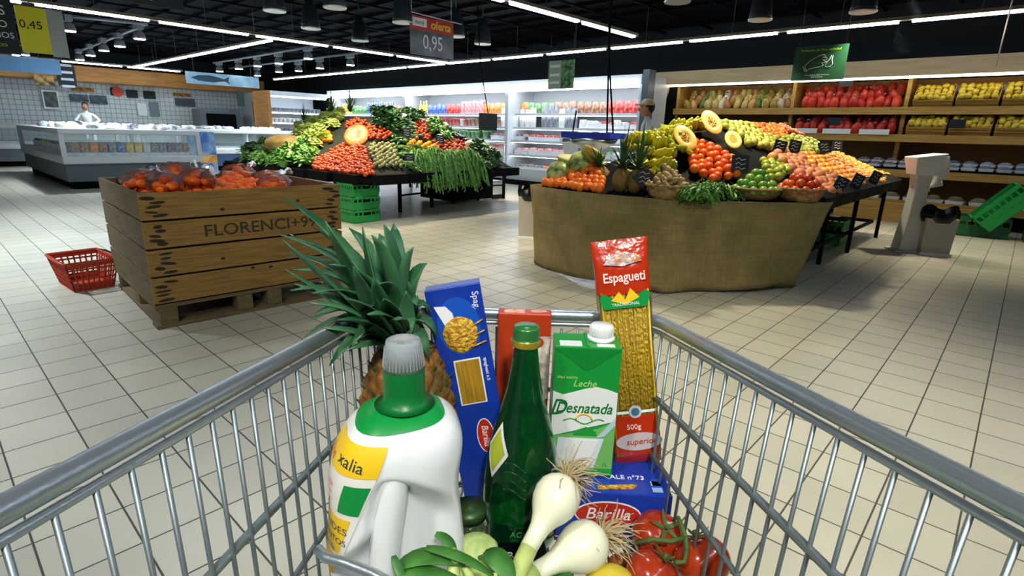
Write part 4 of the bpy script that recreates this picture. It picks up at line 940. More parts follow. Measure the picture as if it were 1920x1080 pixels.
halfm('pineapple_half', .075, m_papr, mat('pineapple_flesh', (240, 226, 120), .5), m_seed, (1372, 283), 'cut yellow pineapple half beside the black trays', sc=(.95, 1.35, 1), rot=(.95, .0, .5), lift=.1, seeds=False, spin=.4)
halfm('melon_half', .12, m_papr, m_mel, m_seed, (1115, 278), 'cut pale melon above the pineapples at the stall left end', rot=(-.5, .3, 0), lift=.14, seeds=False)
halfm('melon_slice', .14, mat('melon_rind', (170, 180, 90), .4), m_mel, m_seed, (1090, 292), 'long cut melon slice under the pale melon half', sc=(1.7, .45, 1), rot=(.5, .12, .5), lift=.12, seeds=False)
halfm('watermelon_half', .12, mat('rind_g', (60, 100, 44), .4), m_wmf, m_seed, (1063, 305), 'cut red watermelon piece at the left of the fruit stall', sc=(1.2, .6, 1), rot=(.9, .3, .5), lift=.1, seeds=False)
# pineapples on the stall
m_pin = mat('pineapple_skin', (134, 98, 44), .7, col2=(86, 80, 34), scale=30, bump=.6, bscale=60)
def pine_me(seed, crown=.2, n=26, up=.9):
    rn = random.Random(seed)
    a = MB().ball((0, 0, .085), .062, 22, 16, 0, sc=(1, 1, 1.45), fn=lambda d, q, t: 1+.05*abs(math.sin(q*5+t*9))*abs(math.sin(q*5-t*9)))
    b = MB()
    for i in range(n):
        an = i*2.399; el = .35+up*(i/n); d = Vector((math.cos(an)*math.cos(el), math.sin(an)*math.cos(el), math.sin(el))); L_ = crown*rn.uniform(.55, 1.0)*(.6+.6*i/n); pts = []; ws = []
        for k in range(5): t = k/4; pts.append(Vector((0, 0, .165+.03*i/n))+d*L_*t+Vector((0, 0, -.25*L_*t*t*(1-i/n)))); ws.append(.013*(1-t)**.7+.0008)
        b.strip(pts, ws, Vector((0, 0, 1)), 0, fold=.5)
    return a.mesh('fruit_body', m_pin), b.mesh('crown', m_leafd)
PM1 = pine_me(3, .2); PM2 = pine_me(4, .3, 34, 1.2)
def pineapple(p, lab, pm, rot, sc=1.): t = thing('pineapple', lab, 'pineapple', p, rot=rot, group=None); t.scale = (sc,)*3; mk('fruit_body', pm[0], t); mk('crown', pm[1], t); return t
for q, lb, pm, rt in (((1130, 352), 'pineapple at the left front of the stall, short grey crown', PM1, (.2, -.25, 0)), ((1155, 360), 'pineapple standing at the stall front, left of the pair with tall crowns', PM2, (.0, .05, 0)), ((1182, 362), 'pineapple standing at the stall front, right of the pair with tall crowns', PM2, (.05, .08, 1))):
    p = at(q[0], q[1], .775); pineapple(p+Vector((0, .05, 0)), lb, pm, rt, 1.15)
# bananas
m_ban = mat('banana_peel', (196, 178, 40), .4, rnd=(150, 166, 46)); m_bant = mat('banana_tip', (96, 110, 40), .6)
def ban_me(k):
    a = []; rs = []
    for i in range(9):
        t = i/8; q = -.65+1.3*t; a.append(Vector((.12*math.sin(q)*1.35, 0, .13*(1-math.cos(q)))));
        rs.append(.0195*(.35+.65*min(1, min(t, 1-t)*5)))
    return MB().tube(a, rs, 7, 0).tube([a[-1], a[-1]+Vector((.022, 0, .014))], [.007, .005], 5, 1).mesh('banana', [m_ban, m_bant])
BM = ban_me(0)
def bananas(p, lab, grp, rz, tilt, n=6):
    t = thing('banana_bunch', lab, 'bananas', p, 0, grp, rot=(tilt[0], tilt[1], rz)); t.scale = (1.3,)*3
    for i in range(n): o = mk('banana', BM, t, (0+.006*abs(i-n/2), (i-(n-1)/2)*.03, .02+.012*(i % 2)), (random.uniform(-.2, .2), random.uniform(-.1, .1), (i-(n-1)/2)*.13))
    MB().tube([(.09, 0, .05), (.13, 0, .075)], [.018, .01], 7).obj('stalk', m_bant, t)
    return t
bp_ = FS.grid(.15, [(1184, 246), (1215, 232), (1300, 224), (1312, 240), (1300, 262), (1275, 290), (1262, 318), (1225, 335), (1192, 330)])
for p in bp_: bananas(p+Vector((0, 0, .03+random.uniform(0, .03))), 'hand of yellow-green bananas in the heap on the fruit stall', 'banana hands on the fruit stall', 2.3+random.uniform(-.4, .4), (random.uniform(-.3, .3), random.uniform(-.2, .5)))
# other fruit
pear = fruit_me('pear', .042, mat('pear_skin', (140, 150, 44), .4, rnd=(172, 164, 60)), sc=(1, 1, 1.2), fn=lambda d, q, t: 1-.25*max(0, d.z))
scat(FS, [(1330, 222), (1400, 222), (1412, 246), (1452, 262), (1450, 280), (1400, 268), (1375, 248)], .078, pear, .04, 'pear', 'yellow-green pear in the black trays on the stall ridge', 'pears on the stall ridge', 'fruit')
scat(FS, [(1395, 222), (1440, 224), (1475, 240), (1470, 262), (1440, 256), (1412, 244)], .078, tang, .036, 'apricot', 'orange apricot near the ridge of the fruit stall', 'apricots near the stall ridge', 'fruit')
toms = fruit_me('plum_tomato', .04, mat('peach_red', (176, 46, 20), .35, rnd=(204, 92, 30)))
scat(FS, [(1448, 228), (1505, 226), (1555, 240), (1560, 268), (1520, 262), (1470, 246)], .075, toms, .04, 'nectarine', 'red nectarine near the far end of the stall ridge', 'red nectarines near the stall ridge', 'fruit')
lem2 = fruit_me('green_apple', .04, mat('green_apple_skin', (128, 148, 38), .35, rnd=(166, 170, 60)))
scat(FS, [(1440, 256), (1490, 256), (1535, 268), (1530, 292), (1490, 288), (1455, 285)], .078, lem2, .04, 'green_apple', 'green apple behind the black price signs on the stall', 'green apples behind the price signs', 'fruit')
scat(FS, [(1425, 300), (1465, 300), (1475, 325), (1455, 345), (1432, 335)], .075, lem2, .04, 'green_apple', 'green apple beside the limes on the fruit stall', 'green apples beside the limes', 'fruit')
peach = fruit_me('peach', .054, mat('peach_skin', (178, 104, 88), .6, rnd=(196, 128, 66)))
scat(FS, [(1440, 300), (1465, 285), (1505, 300), (1560, 335), (1575, 365), (1540, 366), (1480, 320)], .1, peach, .052, 'peach', 'pinkish peach on the right slope of the fruit stall', 'peaches on the right slope', 'fruit')
orr = fruit_me('orange', .04, mat('orange_bright', (222, 120, 18), .35, rnd=(234, 152, 40)))
scat(FS, [(1540, 292), (1590, 285), (1640, 305), (1664, 330), (1655, 345), (1600, 340), (1560, 318)], .076, orr, .04, 'mandarin', 'bright orange mandarin at the far right end of the fruit stall', 'bright oranges at the far right end', 'fruit')
scat(FS, [(1585, 276), (1612, 280), (1662, 318), (1650, 326), (1600, 292)], .076, pear, .04, 'lemon', 'yellow-green lemon behind the bright oranges', 'lemons behind the bright oranges', 'fruit')
m_pap2 = mat('papaya_whole', (240, 130, 34), .35, rnd=(246, 176, 60)); papw = MB().ball((0, 0, 0), .05, 12, 10, sc=(.9, .9, 2.1), fn=lambda d, q, t: 1-.12*d.z).mesh('papaya', m_pap2)
for p in FS.grid(.13, [(1500, 290), (1530, 300), (1600, 335), (1615, 352), (1580, 345), (1520, 318)]):
    tag(mk('papaya', papw, None, p+Vector((0, 0, .06)), (1.45, 0, .9+random.uniform(-.3, .3))), 'long orange papaya on the right slope of the stall', 'papaya', 'whole papayas on the right slope')
# trays' dark signs & price boards
def chalk(p, s, rot, lab, ln=3, diamond=False):
    t = thing('price_sign', lab, 'sign', p, rot=rot)
    MB().box((0, 0, 0), (s, .008, s), rot=Matrix.Rotation(PI/4, 3, 'Y') if diamond else None).obj('board', m_chalk, t)
    b = MB()
    for k in range(ln):
        z = s*(.25-.25*k); b.tube([(-s*.28, -.005, z), (-s*.1, -.005, z+.01*s/.1), (s*.05, -.005, z-.006), (s*.28, -.005, z+.004)], s*.02, 4)
    b.obj('writing', m_ink, t); MB().tube([(0, .004, -s*.4), (0, .01, -s*.9)], .004, 5).obj('stick', m_black, t)
    return t
def signat(st, px, py, s, lab, rz=.74, dia=False, lift=None, tilt=.0):
    p = hitp(st, px, py, s*.9); p = p+Vector((0, 0, s*.9)); chalk(p, s, (-.15+tilt, tilt, rz), lab, diamond=dia)
signat(FS, 1208, 335, .15, 'black diamond price sign in front of the ginger basket', dia=True)
signat(FS, 1388, 308, .15, 'square black price sign behind the limes', .75)
signat(FS, 1462, 276, .13, 'black price sign, leftmost of the four on the stall ridge', .8, tilt=.2)
signat(FS, 1490, 275, .13, 'black price sign, second of the four on the stall ridge', .8, tilt=.15)
signat(FS, 1546, 277, .14, 'grey price sign, third of the four on the stall ridge', .8, tilt=-.2)
signat(FS, 1570, 272, .13, 'black price sign, rightmost of the four on the stall ridge', .7)
for i, q in enumerate(((1575, 350), (1607, 345), (1640, 338))): signat(FS, *q, .13, 'black price sign on the right rack edge, ' + ('nearest', 'middle', 'farthest')[i]+' of three', 1.0, tilt=.3)
# wicker baskets at the stall front
def wbasket(p, r, h, lab):
    t = thing('wicker_basket', lab, 'basket', p); MB().lathe([(0, 0), (r*.78, 0), (r*.9, h*.4), (r, h), (r*1.04, h), (r*1.0, h-.012), (r*.88, h*.5), (r*.7, .02), (0, .02)], 28).obj('bowl', m_wick, t)
    MB().tube([(r*1.02*math.cos(a*PI/14), r*1.02*math.sin(a*PI/14), h) for a in range(28)], .012, 6, closed=True).obj('rim', m_wick, t); return t
def fill(p, r, h, me, rr, name, lab, grp, n=3, cat='fruit'):
    for lv in range(n):
        R_ = r*(1.0-.23*lv)-rr; z = h-.01+rr*1.25*lv; k = 0; q = R_
        while q >= -.001:
            m_ = max(1, int(2*PI*q/(rr*1.95)))
            for a in range(m_): tag(mk(name, me, None, p+Vector((q*math.cos(2*PI*a/m_+lv), q*math.sin(2*PI*a/m_+lv), z+random.uniform(-.008, .008))), (random.uniform(0, 6), random.uniform(0, 6), 0)), lab, cat, grp)
            q -= rr*1.9
lime = fruit_me('lime', .036, mat('lime_peel', (70, 126, 40), .35, rnd=(120, 160, 60)), sc=(1, 1, 1.15))
ging = MB().ball((0, 0, 0), .03, 8, 6, sc=(1.5, .9, .8), fn=lumpy).ball((.035, .015, .01), .022, 8, 6, sc=(1.2, .8, .8), fn=lumpy).ball((-.03, -.02, .005), .02, 8, 6, fn=lumpy).mesh('ginger_root', mat('ginger_skin', (150, 128, 84), .7, rnd=(176, 152, 104)))
def bp2(px, py): return at(px, py, .768)
for (q, r, h, lab) in (((1240, 372), .17, .10, 'wicker basket of ginger behind the diamond price sign'), ((1410, 374), .2, .085, 'wicker basket of limes at the stall front'), ((1494, 378), .185, .10, 'wicker basket of peaches at the right front corner')):
    p = bp2(*q)+Vector((-.02, .12, 0)); wbasket(p, r, h, lab)
    if 'ginger' in lab: fill(p, r, h, ging, .036, 'ginger_root', 'knobbly ginger root in the wicker basket', 'ginger roots in the basket', 4, 'ginger')
    elif 'limes' in lab: fill(p, r, h, lime, .036, 'lime', 'green lime in the wicker basket', 'limes in the basket', 4)
    else: fill(p, r, h, toms, .038, 'peach', 'reddish peach in the wicker basket at the right corner', 'peaches in the basket', 3)
herb = [bunch('herb_bunch', m_leaf, 110, .2, i, .75, .010, 3.1) for i in range(3)]
for i in range(30):
    px = 1296+random.uniform(0, 70); py = random.uniform(334, 366); p = at(px, py, .82)
    tag(mk('herb_bunch', herb[i % 3], None, (p.x, p.y+.05, .80+.07*random.random()), (0, 0, random.uniform(0, 6))), 'bunch of green herbs between the ginger and the limes', 'herbs', 'herb bunches between ginger and limes').scale = (.72,)*3
# board along the ridge
a = Vector((-2.9, 6.6, 0)); 
tag(MB().tube([(-2.5, 5.5, 1.425), (-2.45, 7.7, 1.425)], .016, 4).obj('ridge_board', m_fascia), 'pale wooden board along the ridge of the fruit stall', 'board')
# --- vegetable stall
cher = fruit_me('tomato', .03, m_tom, stem=True, seg=10)
for i, (px, nm) in enumerate((([(583, 282), (612, 266), (640, 262), (685, 276), (692, 300), (706, 332), (590, 334)], 'at the near corner of the vegetable stall'), ([(645, 232), (668, 222), (735, 250), (725, 264), (680, 258), (655, 246)], 'high on the vegetable stall above the pumpkin'),
                             ([(775, 222), (805, 232), (808, 262), (780, 262)], 'in the middle of the vegetable stall'), ([(812, 268), (850, 258), (888, 280), (884, 304), (850, 290), (815, 284)], 'at the right part of the vegetable stall'))):
    scat(VS, px, .052 if i == 0 else .06, cher, .03, 'cherry_tomato' if i == 0 else 'tomato', 'small red tomato '+nm, 'tomatoes '+nm, 'tomato', top=280, rough=.6)
lt = [leafball('lettuce', .13, m_leafl, seed=i) for i in range(2)]; lg = [leafball('leafy_greens', .14, m_leaf, seed=5+i, n=22, ln=1.2, wd=.25) for i in range(2)]; ld = [leafball('kale', .14, m_leafd, seed=9+i, n=24, ln=1.1, wd=.3) for i in range(2)]
scat(VS, [(545, 215), (640, 196), (645, 232), (620, 240), (600, 285), (570, 300), (550, 275), (560, 245)], .19, lt, .02, 'lettuce', 'pale green lettuce heaped left of the pumpkin', 'lettuces left of the pumpkin', 'lettuce', flat=True)
scat(VS, [(440, 318), (458, 280), (530, 225), (560, 205), (575, 215), (545, 245), (510, 262), (500, 300), (505, 318)], .19, lg+ld, .02, 'leafy_greens', 'dark leafy greens at the left end of the vegetable stall', 'leafy greens at the left end', 'greens', flat=True)
scat(VS, [(495, 318), (510, 285), (590, 268), (585, 320)], .18, lg, .02, 'fennel_greens', 'feathery greens in front of the brown squash', 'feathery greens before the squash', 'greens', flat=True)
scat(VS, [(700, 212), (790, 208), (830, 222), (800, 226), (775, 226), (735, 250), (705, 235)], .19, ld, .02, 'kale', 'dark kale along the ridge of the vegetable stall', 'kale along the ridge', 'kale', flat=True)
scat(VS, [(805, 218), (850, 222), (842, 262), (812, 262)], .17, lg, .02, 'broccoli', 'green leafy head beside the aubergines', 'leafy heads beside the aubergines', 'greens', flat=True)
scat(VS, [(885, 262), (935, 290), (938, 318), (888, 315)], .16, ld, .02, 'spinach', 'dark spinach bunch at the right end of the vegetable stall', 'spinach at the right end', 'spinach', flat=True)
cuc = MB().tube([(-.1, 0, 0), (-.09, 0, .002), (0, 0, .01), (.09, 0, .002), (.1, 0, 0)], [.008, .022, .025, .02, .006], 8).mesh('cucumber', mat('cucumber_skin', (36, 78, 34), .35, rnd=(60, 104, 44)))
scat(VS, [(725, 240), (775, 226), (782, 264), (740, 268)], .07, cuc, .022, 'cucumber', 'dark green cucumber in the middle of the stall', 'cucumbers in the middle of the stall', 'cucumber', flat=True)
aub = MB().tube([(-.09, 0, 0), (-.07, 0, 0), (0, 0, .005), (.06, 0, .005), (.09, 0, 0), (.11, 0, 0)], [.012, .035, .04, .03, .02, .008], 9).mesh('aubergine', mat('aubergine_skin', (34, 22, 38), .25))
scat(VS, [(840, 224), (870, 228), (900, 256), (880, 270), (850, 262)], .09, aub, .03, 'aubergine', 'dark purple aubergine on the right of the stall', 'aubergines on the right', 'aubergine', flat=True)
turn = fruit_me('turnip', .03, mat('turnip_skin', (104, 112, 60), .5, rnd=(150, 146, 96)), seg=9)
scat(VS, [(690, 268), (738, 268), (752, 300), (756, 312), (705, 312)], .058, turn, .028, 'turnip', 'small pale turnip right of the near tomatoes', 'turnips right of the near tomatoes', 'turnip')
bean = MB()
rn = random.Random(2)
for i in range(40):
    a_ = rn.uniform(0, 3.1); o = Vector((rn.uniform(-.08, .08), rn.uniform(-.08, .08), rn.uniform(0, .04))); d = Vector((math.cos(a_), math.sin(a_), rn.uniform(-.2, .2)))*.06; bean.tube([o-d, o+Vector((0, 0, .01)), o+d], .005, 4)
beanm = bean.mesh('green_beans', m_leaf)
scat(VS, [(752, 276), (812, 280), (812, 312), (760, 316)], .13, beanm, .0, 'green_beans', 'handful of green beans in front of the stall middle', 'green beans at the stall middle', 'beans', flat=True)
pep = fruit_me('bell_pepper', .042, mat('pepper_skin', (216, 130, 20), .3, rnd=(222, 176, 44)), seg=10, fn=lambda d, q, t: 1+.1*math.cos(3*q))
scat(VS, [(758, 262), (812, 268), (815, 284), (770, 282)], .085, pep, .04, 'bell_pepper', 'yellow-orange pepper in the middle of the stall', 'peppers in the middle of the stall', 'pepper')
scat(VS, [(575, 262), (610, 246), (628, 262), (600, 272)], .085, pep, .04, 'bell_pepper', 'yellow pepper between the lettuces and the near tomatoes', 'peppers by the near tomatoes', 'pepper')
cau = MB().ball((0, 0, .05), .08, 14, 9, fn=lambda d, q, t: 1+.12*mnoise.noise(d*6)).mesh('cauliflower', mat('cauliflower_curd', (230, 220, 180), .8, bump=.8, bscale=40))
for q, lb in (((757, 222), 'cream cauliflower near the ridge, left of two'), ((833, 238), 'cream cauliflower beside the aubergines'), ((880, 272), 'cream cauliflower at the right end above the spinach'), ((545, 292), 'cream cauliflower at the left front of the stall')):
    p = hitp(VS, *q, .08); tag(mk('cauliflower', cau, None, p+Vector((0, 0, .03)), (0, 0, 1)), lb, 'cauliflower')
# pumpkin, cut, and brown squash
p = hitp(VS, 668, 272)
t = thing('pumpkin', 'big cut pumpkin with its orange inside showing', 'pumpkin', p+Vector((-.05, .05, .12)), rot=(0, .75, -.75))
MB().lathe([(0, -.2), (.12, -.19), (.2, -.13), (.235, -.03), (.24, .02)], 28, sy=.8).obj('rind', mat('pumpkin_rind', (120, 100, 44), .6, col2=(80, 70, 34), scale=6), t)
MB().lathe([(.24, .02), (.21, .04), (.13, .07), (.07, .055), (0, .045)], 28, sy=.8).obj('flesh', mat('pumpkin_flesh', (164, 66, 12), .5, col2=(196, 118, 44), scale=7), t)
p = hitp(VS, 535, 272, .1)
tag(MB().ball((0, 0, .1), .26, 30, 14, sc=(1.3, .85, .62), fn=lambda d, q, t: 1+.05*math.cos(9*math.atan2(d.z, d.y))).obj('brown_squash', mat('squash_skin', (150, 124, 70), .6, col2=(126, 104, 56), scale=9), None, p, (0, 0, .75)), 'large ribbed brown squash at the left of the vegetable stall', 'squash')
# greens hanging over the front edge
hg = [bunch('carrot_greens', m_leaf, 70, .42, 20+i, 1.35, .008, .5) for i in range(3)]
for i in range(11):
    px = 772+10*i; p = hitp(VS, px, 292+(i % 3)*4); tag(mk('carrot_greens', hg[i % 3], None, (p.x+.12, p.y, p.z+.05+.03*(i % 2)), (0, 0, random.uniform(-.6, .1))), 'feathery carrot greens hanging over the stall front', 'greens', 'carrot greens hanging over the front')
for q, lb in (((575, 295), 'black price sign left of the near tomatoes'), ((768, 298), 'dark price sign before the green beans'), ((762, 250), 'dark price sign in the middle of the vegetable stall'), ((825, 262), 'dark price sign beside the cauliflower')): signat(VS, *q, .14, lb, .95)
for q, lb in (((622, 208), 'spiky dark leek tops on the ridge, left of two'), ((657, 212), 'spiky dark leek tops on the ridge, right of two')):
    p = hitp(VS, *q, .02); tag(mk('leek_tops', PM2[1], None, p+Vector((0, 0, -.12)), (0, 0, 1)), lb, 'leeks').scale = (1.1,)*3
p = hitp(VS, 570, 215, .02); tag(mk('leek_tops', PM2[1], None, p+Vector((0, 0, -.1)), (0, 0, 1)), 'pointed green tops at the far left of the ridge', 'leeks')
p = at(742, 322, .64); tag(MB().box((0, 0, 0), (.22, .36, .015), rot=Matrix.Rotation(-.25, 3, 'Y')).obj('price_card', mat('card_cream', (216, 208, 180), .6), None, (p.x, p.y, .70), (0, 0, .1)), 'cream card lying on the stall front edge', 'card')
# ================================================================== SCALE, DISPLAY, STANDS
t = thing('hanging_scale', 'hanging scale with a blue-edged tray above the melons', 'scale', (-4.28, 6.2, 1.2))
MB().bb(-.38, .38, -.2, .2, .0, .075).obj('tray_edge', mat('scale_blue', (26, 50, 160), .4), t)
MB().lathe([(0, -.14), (.2, -.13), (.32, -.06), (.36, 0), (.35, 0), (.3, -.05), (0, -.12)], 24, sy=.6).obj('pan', m_chrome, t)
MB().tube([(-.34, 0, .07), (-.3, 0, .35)], .01, 5).obj('arm', m_black, t)
MB().tube([(.3, 0, .07), (.14, 0, 1.1), (.06, 0, ZC-1.2)], .012, 5).tube([(.14, .1, .07), (.08, .1, 1.1), (.06, .1, ZC-1.2)], .012, 5).obj('suspension_cable', m_black, t)
t = thing('scale_display', 'dark scale display hanging on a cable beside the vegetables', 'display', (-7, 6.95, 1.41))
MB().box((0, 0, 0), (.08, .38, .28)).obj('display_body', mat('display_dark', (30, 44, 48), .4), t, bevel=.01); MB().tube([(0, 0, .14), (0, -.2, .9), (0, -.3, ZC-1.41)], .009, 5).obj('suspension_cable', m_black, t)
t = thing('weighing_scale', 'black counter scale behind the right end of the vegetables', 'scale', (at(940, 262, .9).x, 7.9, 0)) if False else None
def bagstand(p, rz, lab, colm):
    t = thing('bag_dispenser_stand', lab, 'stand', p, rz)
    MB().prism([(-.17, -.13), (.17, -.13), (.17, .13), (-.17, .13)], .02).obj('foot', colm, t, bevel=.005)
    b = MB()
    prof = [(.02, .12, .1), (.4, .085, .085), (.75, .07, .075), (.9, .09, .08)]
    vs = []
    for z, a, c in prof: vs += [(-a, -c, z), (a, -c, z), (a, c, z), (-a, c, z)]
    fs = []
    for i in range(len(prof)-1):
        for k in range(4): fs.append((4*i+k, 4*i+(k+1) % 4, 4*i+4+(k+1) % 4, 4*i+4+k))
    b.add(vs, fs+[(3, 2, 1, 0), (12, 13, 14, 15)]).obj('pillar', colm, t, bevel=.01)
    b = MB(); vs = [(-.12, -.1, .9), (.12, -.1, .9), (.12, .1, .9), (-.12, .1, .9), (-.16, -.14, 1.10), (.16, -.14, 1.15), (.16, .14, 1.15), (-.16, .14, 1.10)]
    b.add(vs, [(0, 3, 2, 1), (4, 5, 6, 7), (0, 1, 5, 4), (1, 2, 6, 5), (2, 3, 7, 6), (3, 0, 4, 7)]).obj('hopper', m_card, t, bevel=.008)
    def hb(u, v): q = v*.38; return Vector((.17+.05*math.sin(u*9+v*4)*v+.02*v, -.14+.28*u, 1.12-q*(.7+.4*u)))
    MB().grid(hb, 10, 9).obj('hanging_bag', mat('bag_white_film', (214, 216, 214), .25), t, solid=.003)
    return t
bagstand((at(1696, 470).x, at(1696, 470).y, 0), .62, 'white plastic bag stand right of the fruit stall', m_offw)
bagstand((at(1050, 395).x-.25, at(1050, 395).y+.6, 0), .3, 'cream bag stand behind the left end of the fruit stall', mat('stand_cream', (190, 180, 156), .5))
def bin_(p, rz, lab, w_=.32, h=.42):
    t = thing('waste_bin', lab, 'bin', p, rz)
    MB().box((0, 0, h/2+.01), (w_, w_*.8, h), taper=.9).obj('body', mat('bin_grey', (168, 164, 152), .5), t, bevel=.01)
    MB().bb(-w_/2, w_/2, -w_*.42, -w_*.36, 0, .03).obj('foot', m_card, t)
    MB().grid(lambda u, v: Vector(((w_*.52+.02*math.sin(u*40)*v)*math.cos(2*PI*u)*(1.15-.25*abs(v-.5)), (w_*.42+.02*math.sin(u*40)*v)*math.sin(2*PI*u)*(1.15-.25*abs(v-.5)), h-.04+.16*v+.03*math.sin(u*25)*v)), 36, 6, wrap=True).lathe([(0, h+.02), (w_*.3, h+.03), (w_*.42, h+.06)], 16).obj('bin_liner', mat('liner_black', (14, 16, 18), .25), t)
    return t
bin_((at(1738, 478).x+.02, at(1738, 478).y+.12, 0), .45, 'grey waste bin with a black liner beside the white bag stand')
p = at(992, 450); bin_((p.x-.1, p.y+.12, 0), .5, 'waste bin with a black liner at the left corner of the fruit stall', .26, .50)
p = at(930, 372); t = thing('wire_cage', 'small clear box on a wire stand at the vegetable stall end', 'box', (p.x-.1, p.y, 0)); MB().bb(-.14, .14, -.14, .14, .08, .34).obj('box', mat('clear_box', (190, 200, 204), .1, alpha=.45), t); MB().bb(-.14, -.12, -.14, .14, 0, .08).bb(.12, .14, -.14, .14, 0, .08).obj('feet', m_dark, t)
# post with white cabinet beyond the veg stall
p = ony(960, 330, 9.6); tag(MB().tube([(p.x, 9.3, 0), (p.x, 9.3, .98)], .022, 8).tube([(p.x, 9.3, .98), (p.x-1.1, 9.3, .98)], .022, 8).tube([(p.x-1.1, 9.3, 0), (p.x-1.1, 9.3, .98)], .022, 8).obj('guard_rail', m_chrome), 'steel guard rail in front of the fridge wall', 'rail')
for (px, py) in ((1880, 80),): 
    a_ = ony(1883, 35, 9.0); b_ = ony(1867, 125, 9.0); tag(MB().tube([b_, (b_.x+.0, 9.0, ZC)], .008, 5).obj('hanging_rod', m_card), 'thin white rod hanging from the ceiling at the upper right', 'rod')
a_ = ony(1712, 5, 8.9); t = thing('hanging_banner', 'transparent banner hanging at the upper right behind the light row', 'sign', (ony(1705, 30, 9.3).x, 9.3, 2.75)); MB().grid(lambda u, v: Vector((-.12+.24*u, .03*math.sin(v*9+u*5), -.35+.8*v)), 8, 12).obj('film', m_film, t)
# ================================================================== THE TROLLEY
RZ = -YAW
FZ = .70                                        # height of the basket floor
ct = thing('shopping_trolley', 'galvanised wire shopping trolley holding the groceries', 'shopping cart', LW(0, .45, 0), RZ)
def cp(u, v, z): return Vector((u, v-.45, z))
RR = [(.213, .785, .986), (.305, .275, 1.044), (.345, .03, 1.072)]; RL = [(-.207, .785, .986), (-.272, .25, 1.046), (-.306, .03, 1.072)]
def seg3(P, v):
    for a, b in zip(P, P[1:]):
        if b[1] <= v <= a[1]: t = (a[1]-v)/(a[1]-b[1]); return Vector(a).lerp(Vector(b), t)
    return Vector(P[-1])
BR = [(.196, .765, FZ), (.315, .03, FZ)]; BL = [(-.190, .765, FZ), (-.280, .03, FZ)]
off = Vector((0, -.45, 0))
def smoothcorner(P, Q, n=5):   # front rim with rounded corners
    a = seg3(P, .745); b = Vector(P[0]); c = b.lerp(Vector(Q[0]), .1); return [a.lerp(b, t/n).lerp(b.lerp(c, t/n), t/n) for t in range(n+1)]
rim = [Vector(RR[2]), Vector(RR[1])]+smoothcorner(RR, RL)+list(reversed(smoothcorner(RL, RR)))+[Vector(RL[1]), Vector(RL[2])]
MB().tube([p+off for p in rim], .0088, 14).obj('rim_rail', m_steel, ct)
lo = [p+Vector((0, 0, -.0145))+Vector((-.004 if p.x > 0 else .004, 0, 0)) for p in rim]
MB().tube([p+off for p in lo], .0038, 8).obj('rim_wire', m_steel, ct)
def side(P, Bp, nm, sgn):
    b = MB(); v = .765
    while v > .04:
        a = seg3(P, v)+Vector((-sgn*.005, 0, -.0145)); f_ = (v-.03)/.755; q = Vector(Bp[1]).lerp(Vector(Bp[0]), f_)
        b.tube([a+off, q+off], .0021, 6); v -= .0275
    for z0, z1, rr in (((.878, .925, .0046), (.80, .80, .0036)) if sgn > 0 else ((.852, .905, .0046), (.775, .775, .0036)))+((FZ, FZ, .004),):
        A_ = Vector(Bp[0]).lerp(Vector(P[0]), (z0-FZ)/(.986-FZ)); B_ = Vector(Bp[1]).lerp(seg3(P, .03), (z1-FZ)/(1.072-FZ)); b.tube([A_+off, B_+off], rr, 8)
    b.obj(nm, m_wire, ct)
side(RR, BR, 'side_grid', 1); side(RL, BL, 'side_grid', -1)
b = MB()
for i in range(17):
    t = i/16; a = Vector(RL[0]).lerp(Vector(RR[0]), .03+.94*t)+Vector((0, -.004, -.0195)); q = Vector(BL[0]).lerp(Vector(BR[0]), .03+.94*t); b.tube([a+off, q+off], .0021, 6)
for z in (.867, .79, FZ): t = (z-FZ)/(.986-FZ); b.tube([Vector(BL[0]).lerp(Vector(RL[0]), t)+off, Vector(BR[0]).lerp(Vector(RR[0]), t)+off], .0034, 8)
b.obj('front_grid', m_wire, ct)
b = MB()
for i in range(17): t = i/16; b.tube([Vector(BL[0]).lerp(Vector(BR[0]), t)+off, Vector(BL[1]).lerp(Vector(BR[1]), t)+off], .002, 6)
for i in range(14): t = i/13; b.tube([Vector(BL[0]).lerp(Vector(BL[1]), t)+off+Vector((0, 0, -.004)), Vector(BR[0]).lerp(Vector(BR[1]), t)+off+Vector((0, 0, -.004))], .0025, 6)
b.obj('basket_floor', m_wire, ct)
b = MB()
for i in range(19): t = i/18; b.tube([Vector(RL[2]).lerp(Vector(RR[2]), t)+off+Vector((0, 0, -.02)), Vector(BL[1]).lerp(Vector(BR[1]), t)+off], .0021, 6)
b.obj('rear_gate', m_wire, ct)
MB().tube([(-.30, -.5, 1.05), (.34, -.5, 1.05)], .014, 12).obj('handle', m_greenp, ct)
b = MB()
for s in (-1, 1):
    b.tube([(s*.3, -.5, 1.05), (s*.24, -.4, .62), (s*.23, .1, .2), (s*.2, .3, .16)], .012, 8); b.tube([(s*.23, -.35, .2), (s*.23, .1, .2)], .012, 8); b.tube([(s*.24, -.4, .62), (s*.23, -.35, .2)], .012, 8); b.tube([(s*.19, .3, FZ-.005), (s*.2, -.2, .42), (s*.24, -.36, .5)], .01, 8)
b.tube([(-.2, .3, .16), (.2, .3, .16)], .012, 8).obj('chassis', m_steel, ct)
for s in (-1, 1):
    for y in (-.33, .28):
        wh = MB().tube([(s*.22, y-.0, .2), (s*.22, y, .09)], .01, 6).tube([(s*.22-.013, y, .0625), (s*.22+.013, y, .0625)], .0625, 20, 1).obj('castor', [m_steel, m_black], ct)
def G(name, lab, cat, u, v, z, tw=0., rot=None, group=None):
    r = rot or (0, 0, RZ+tw)
    return thing(name, lab, cat, LW(u, v, z), rot=r, group=group)
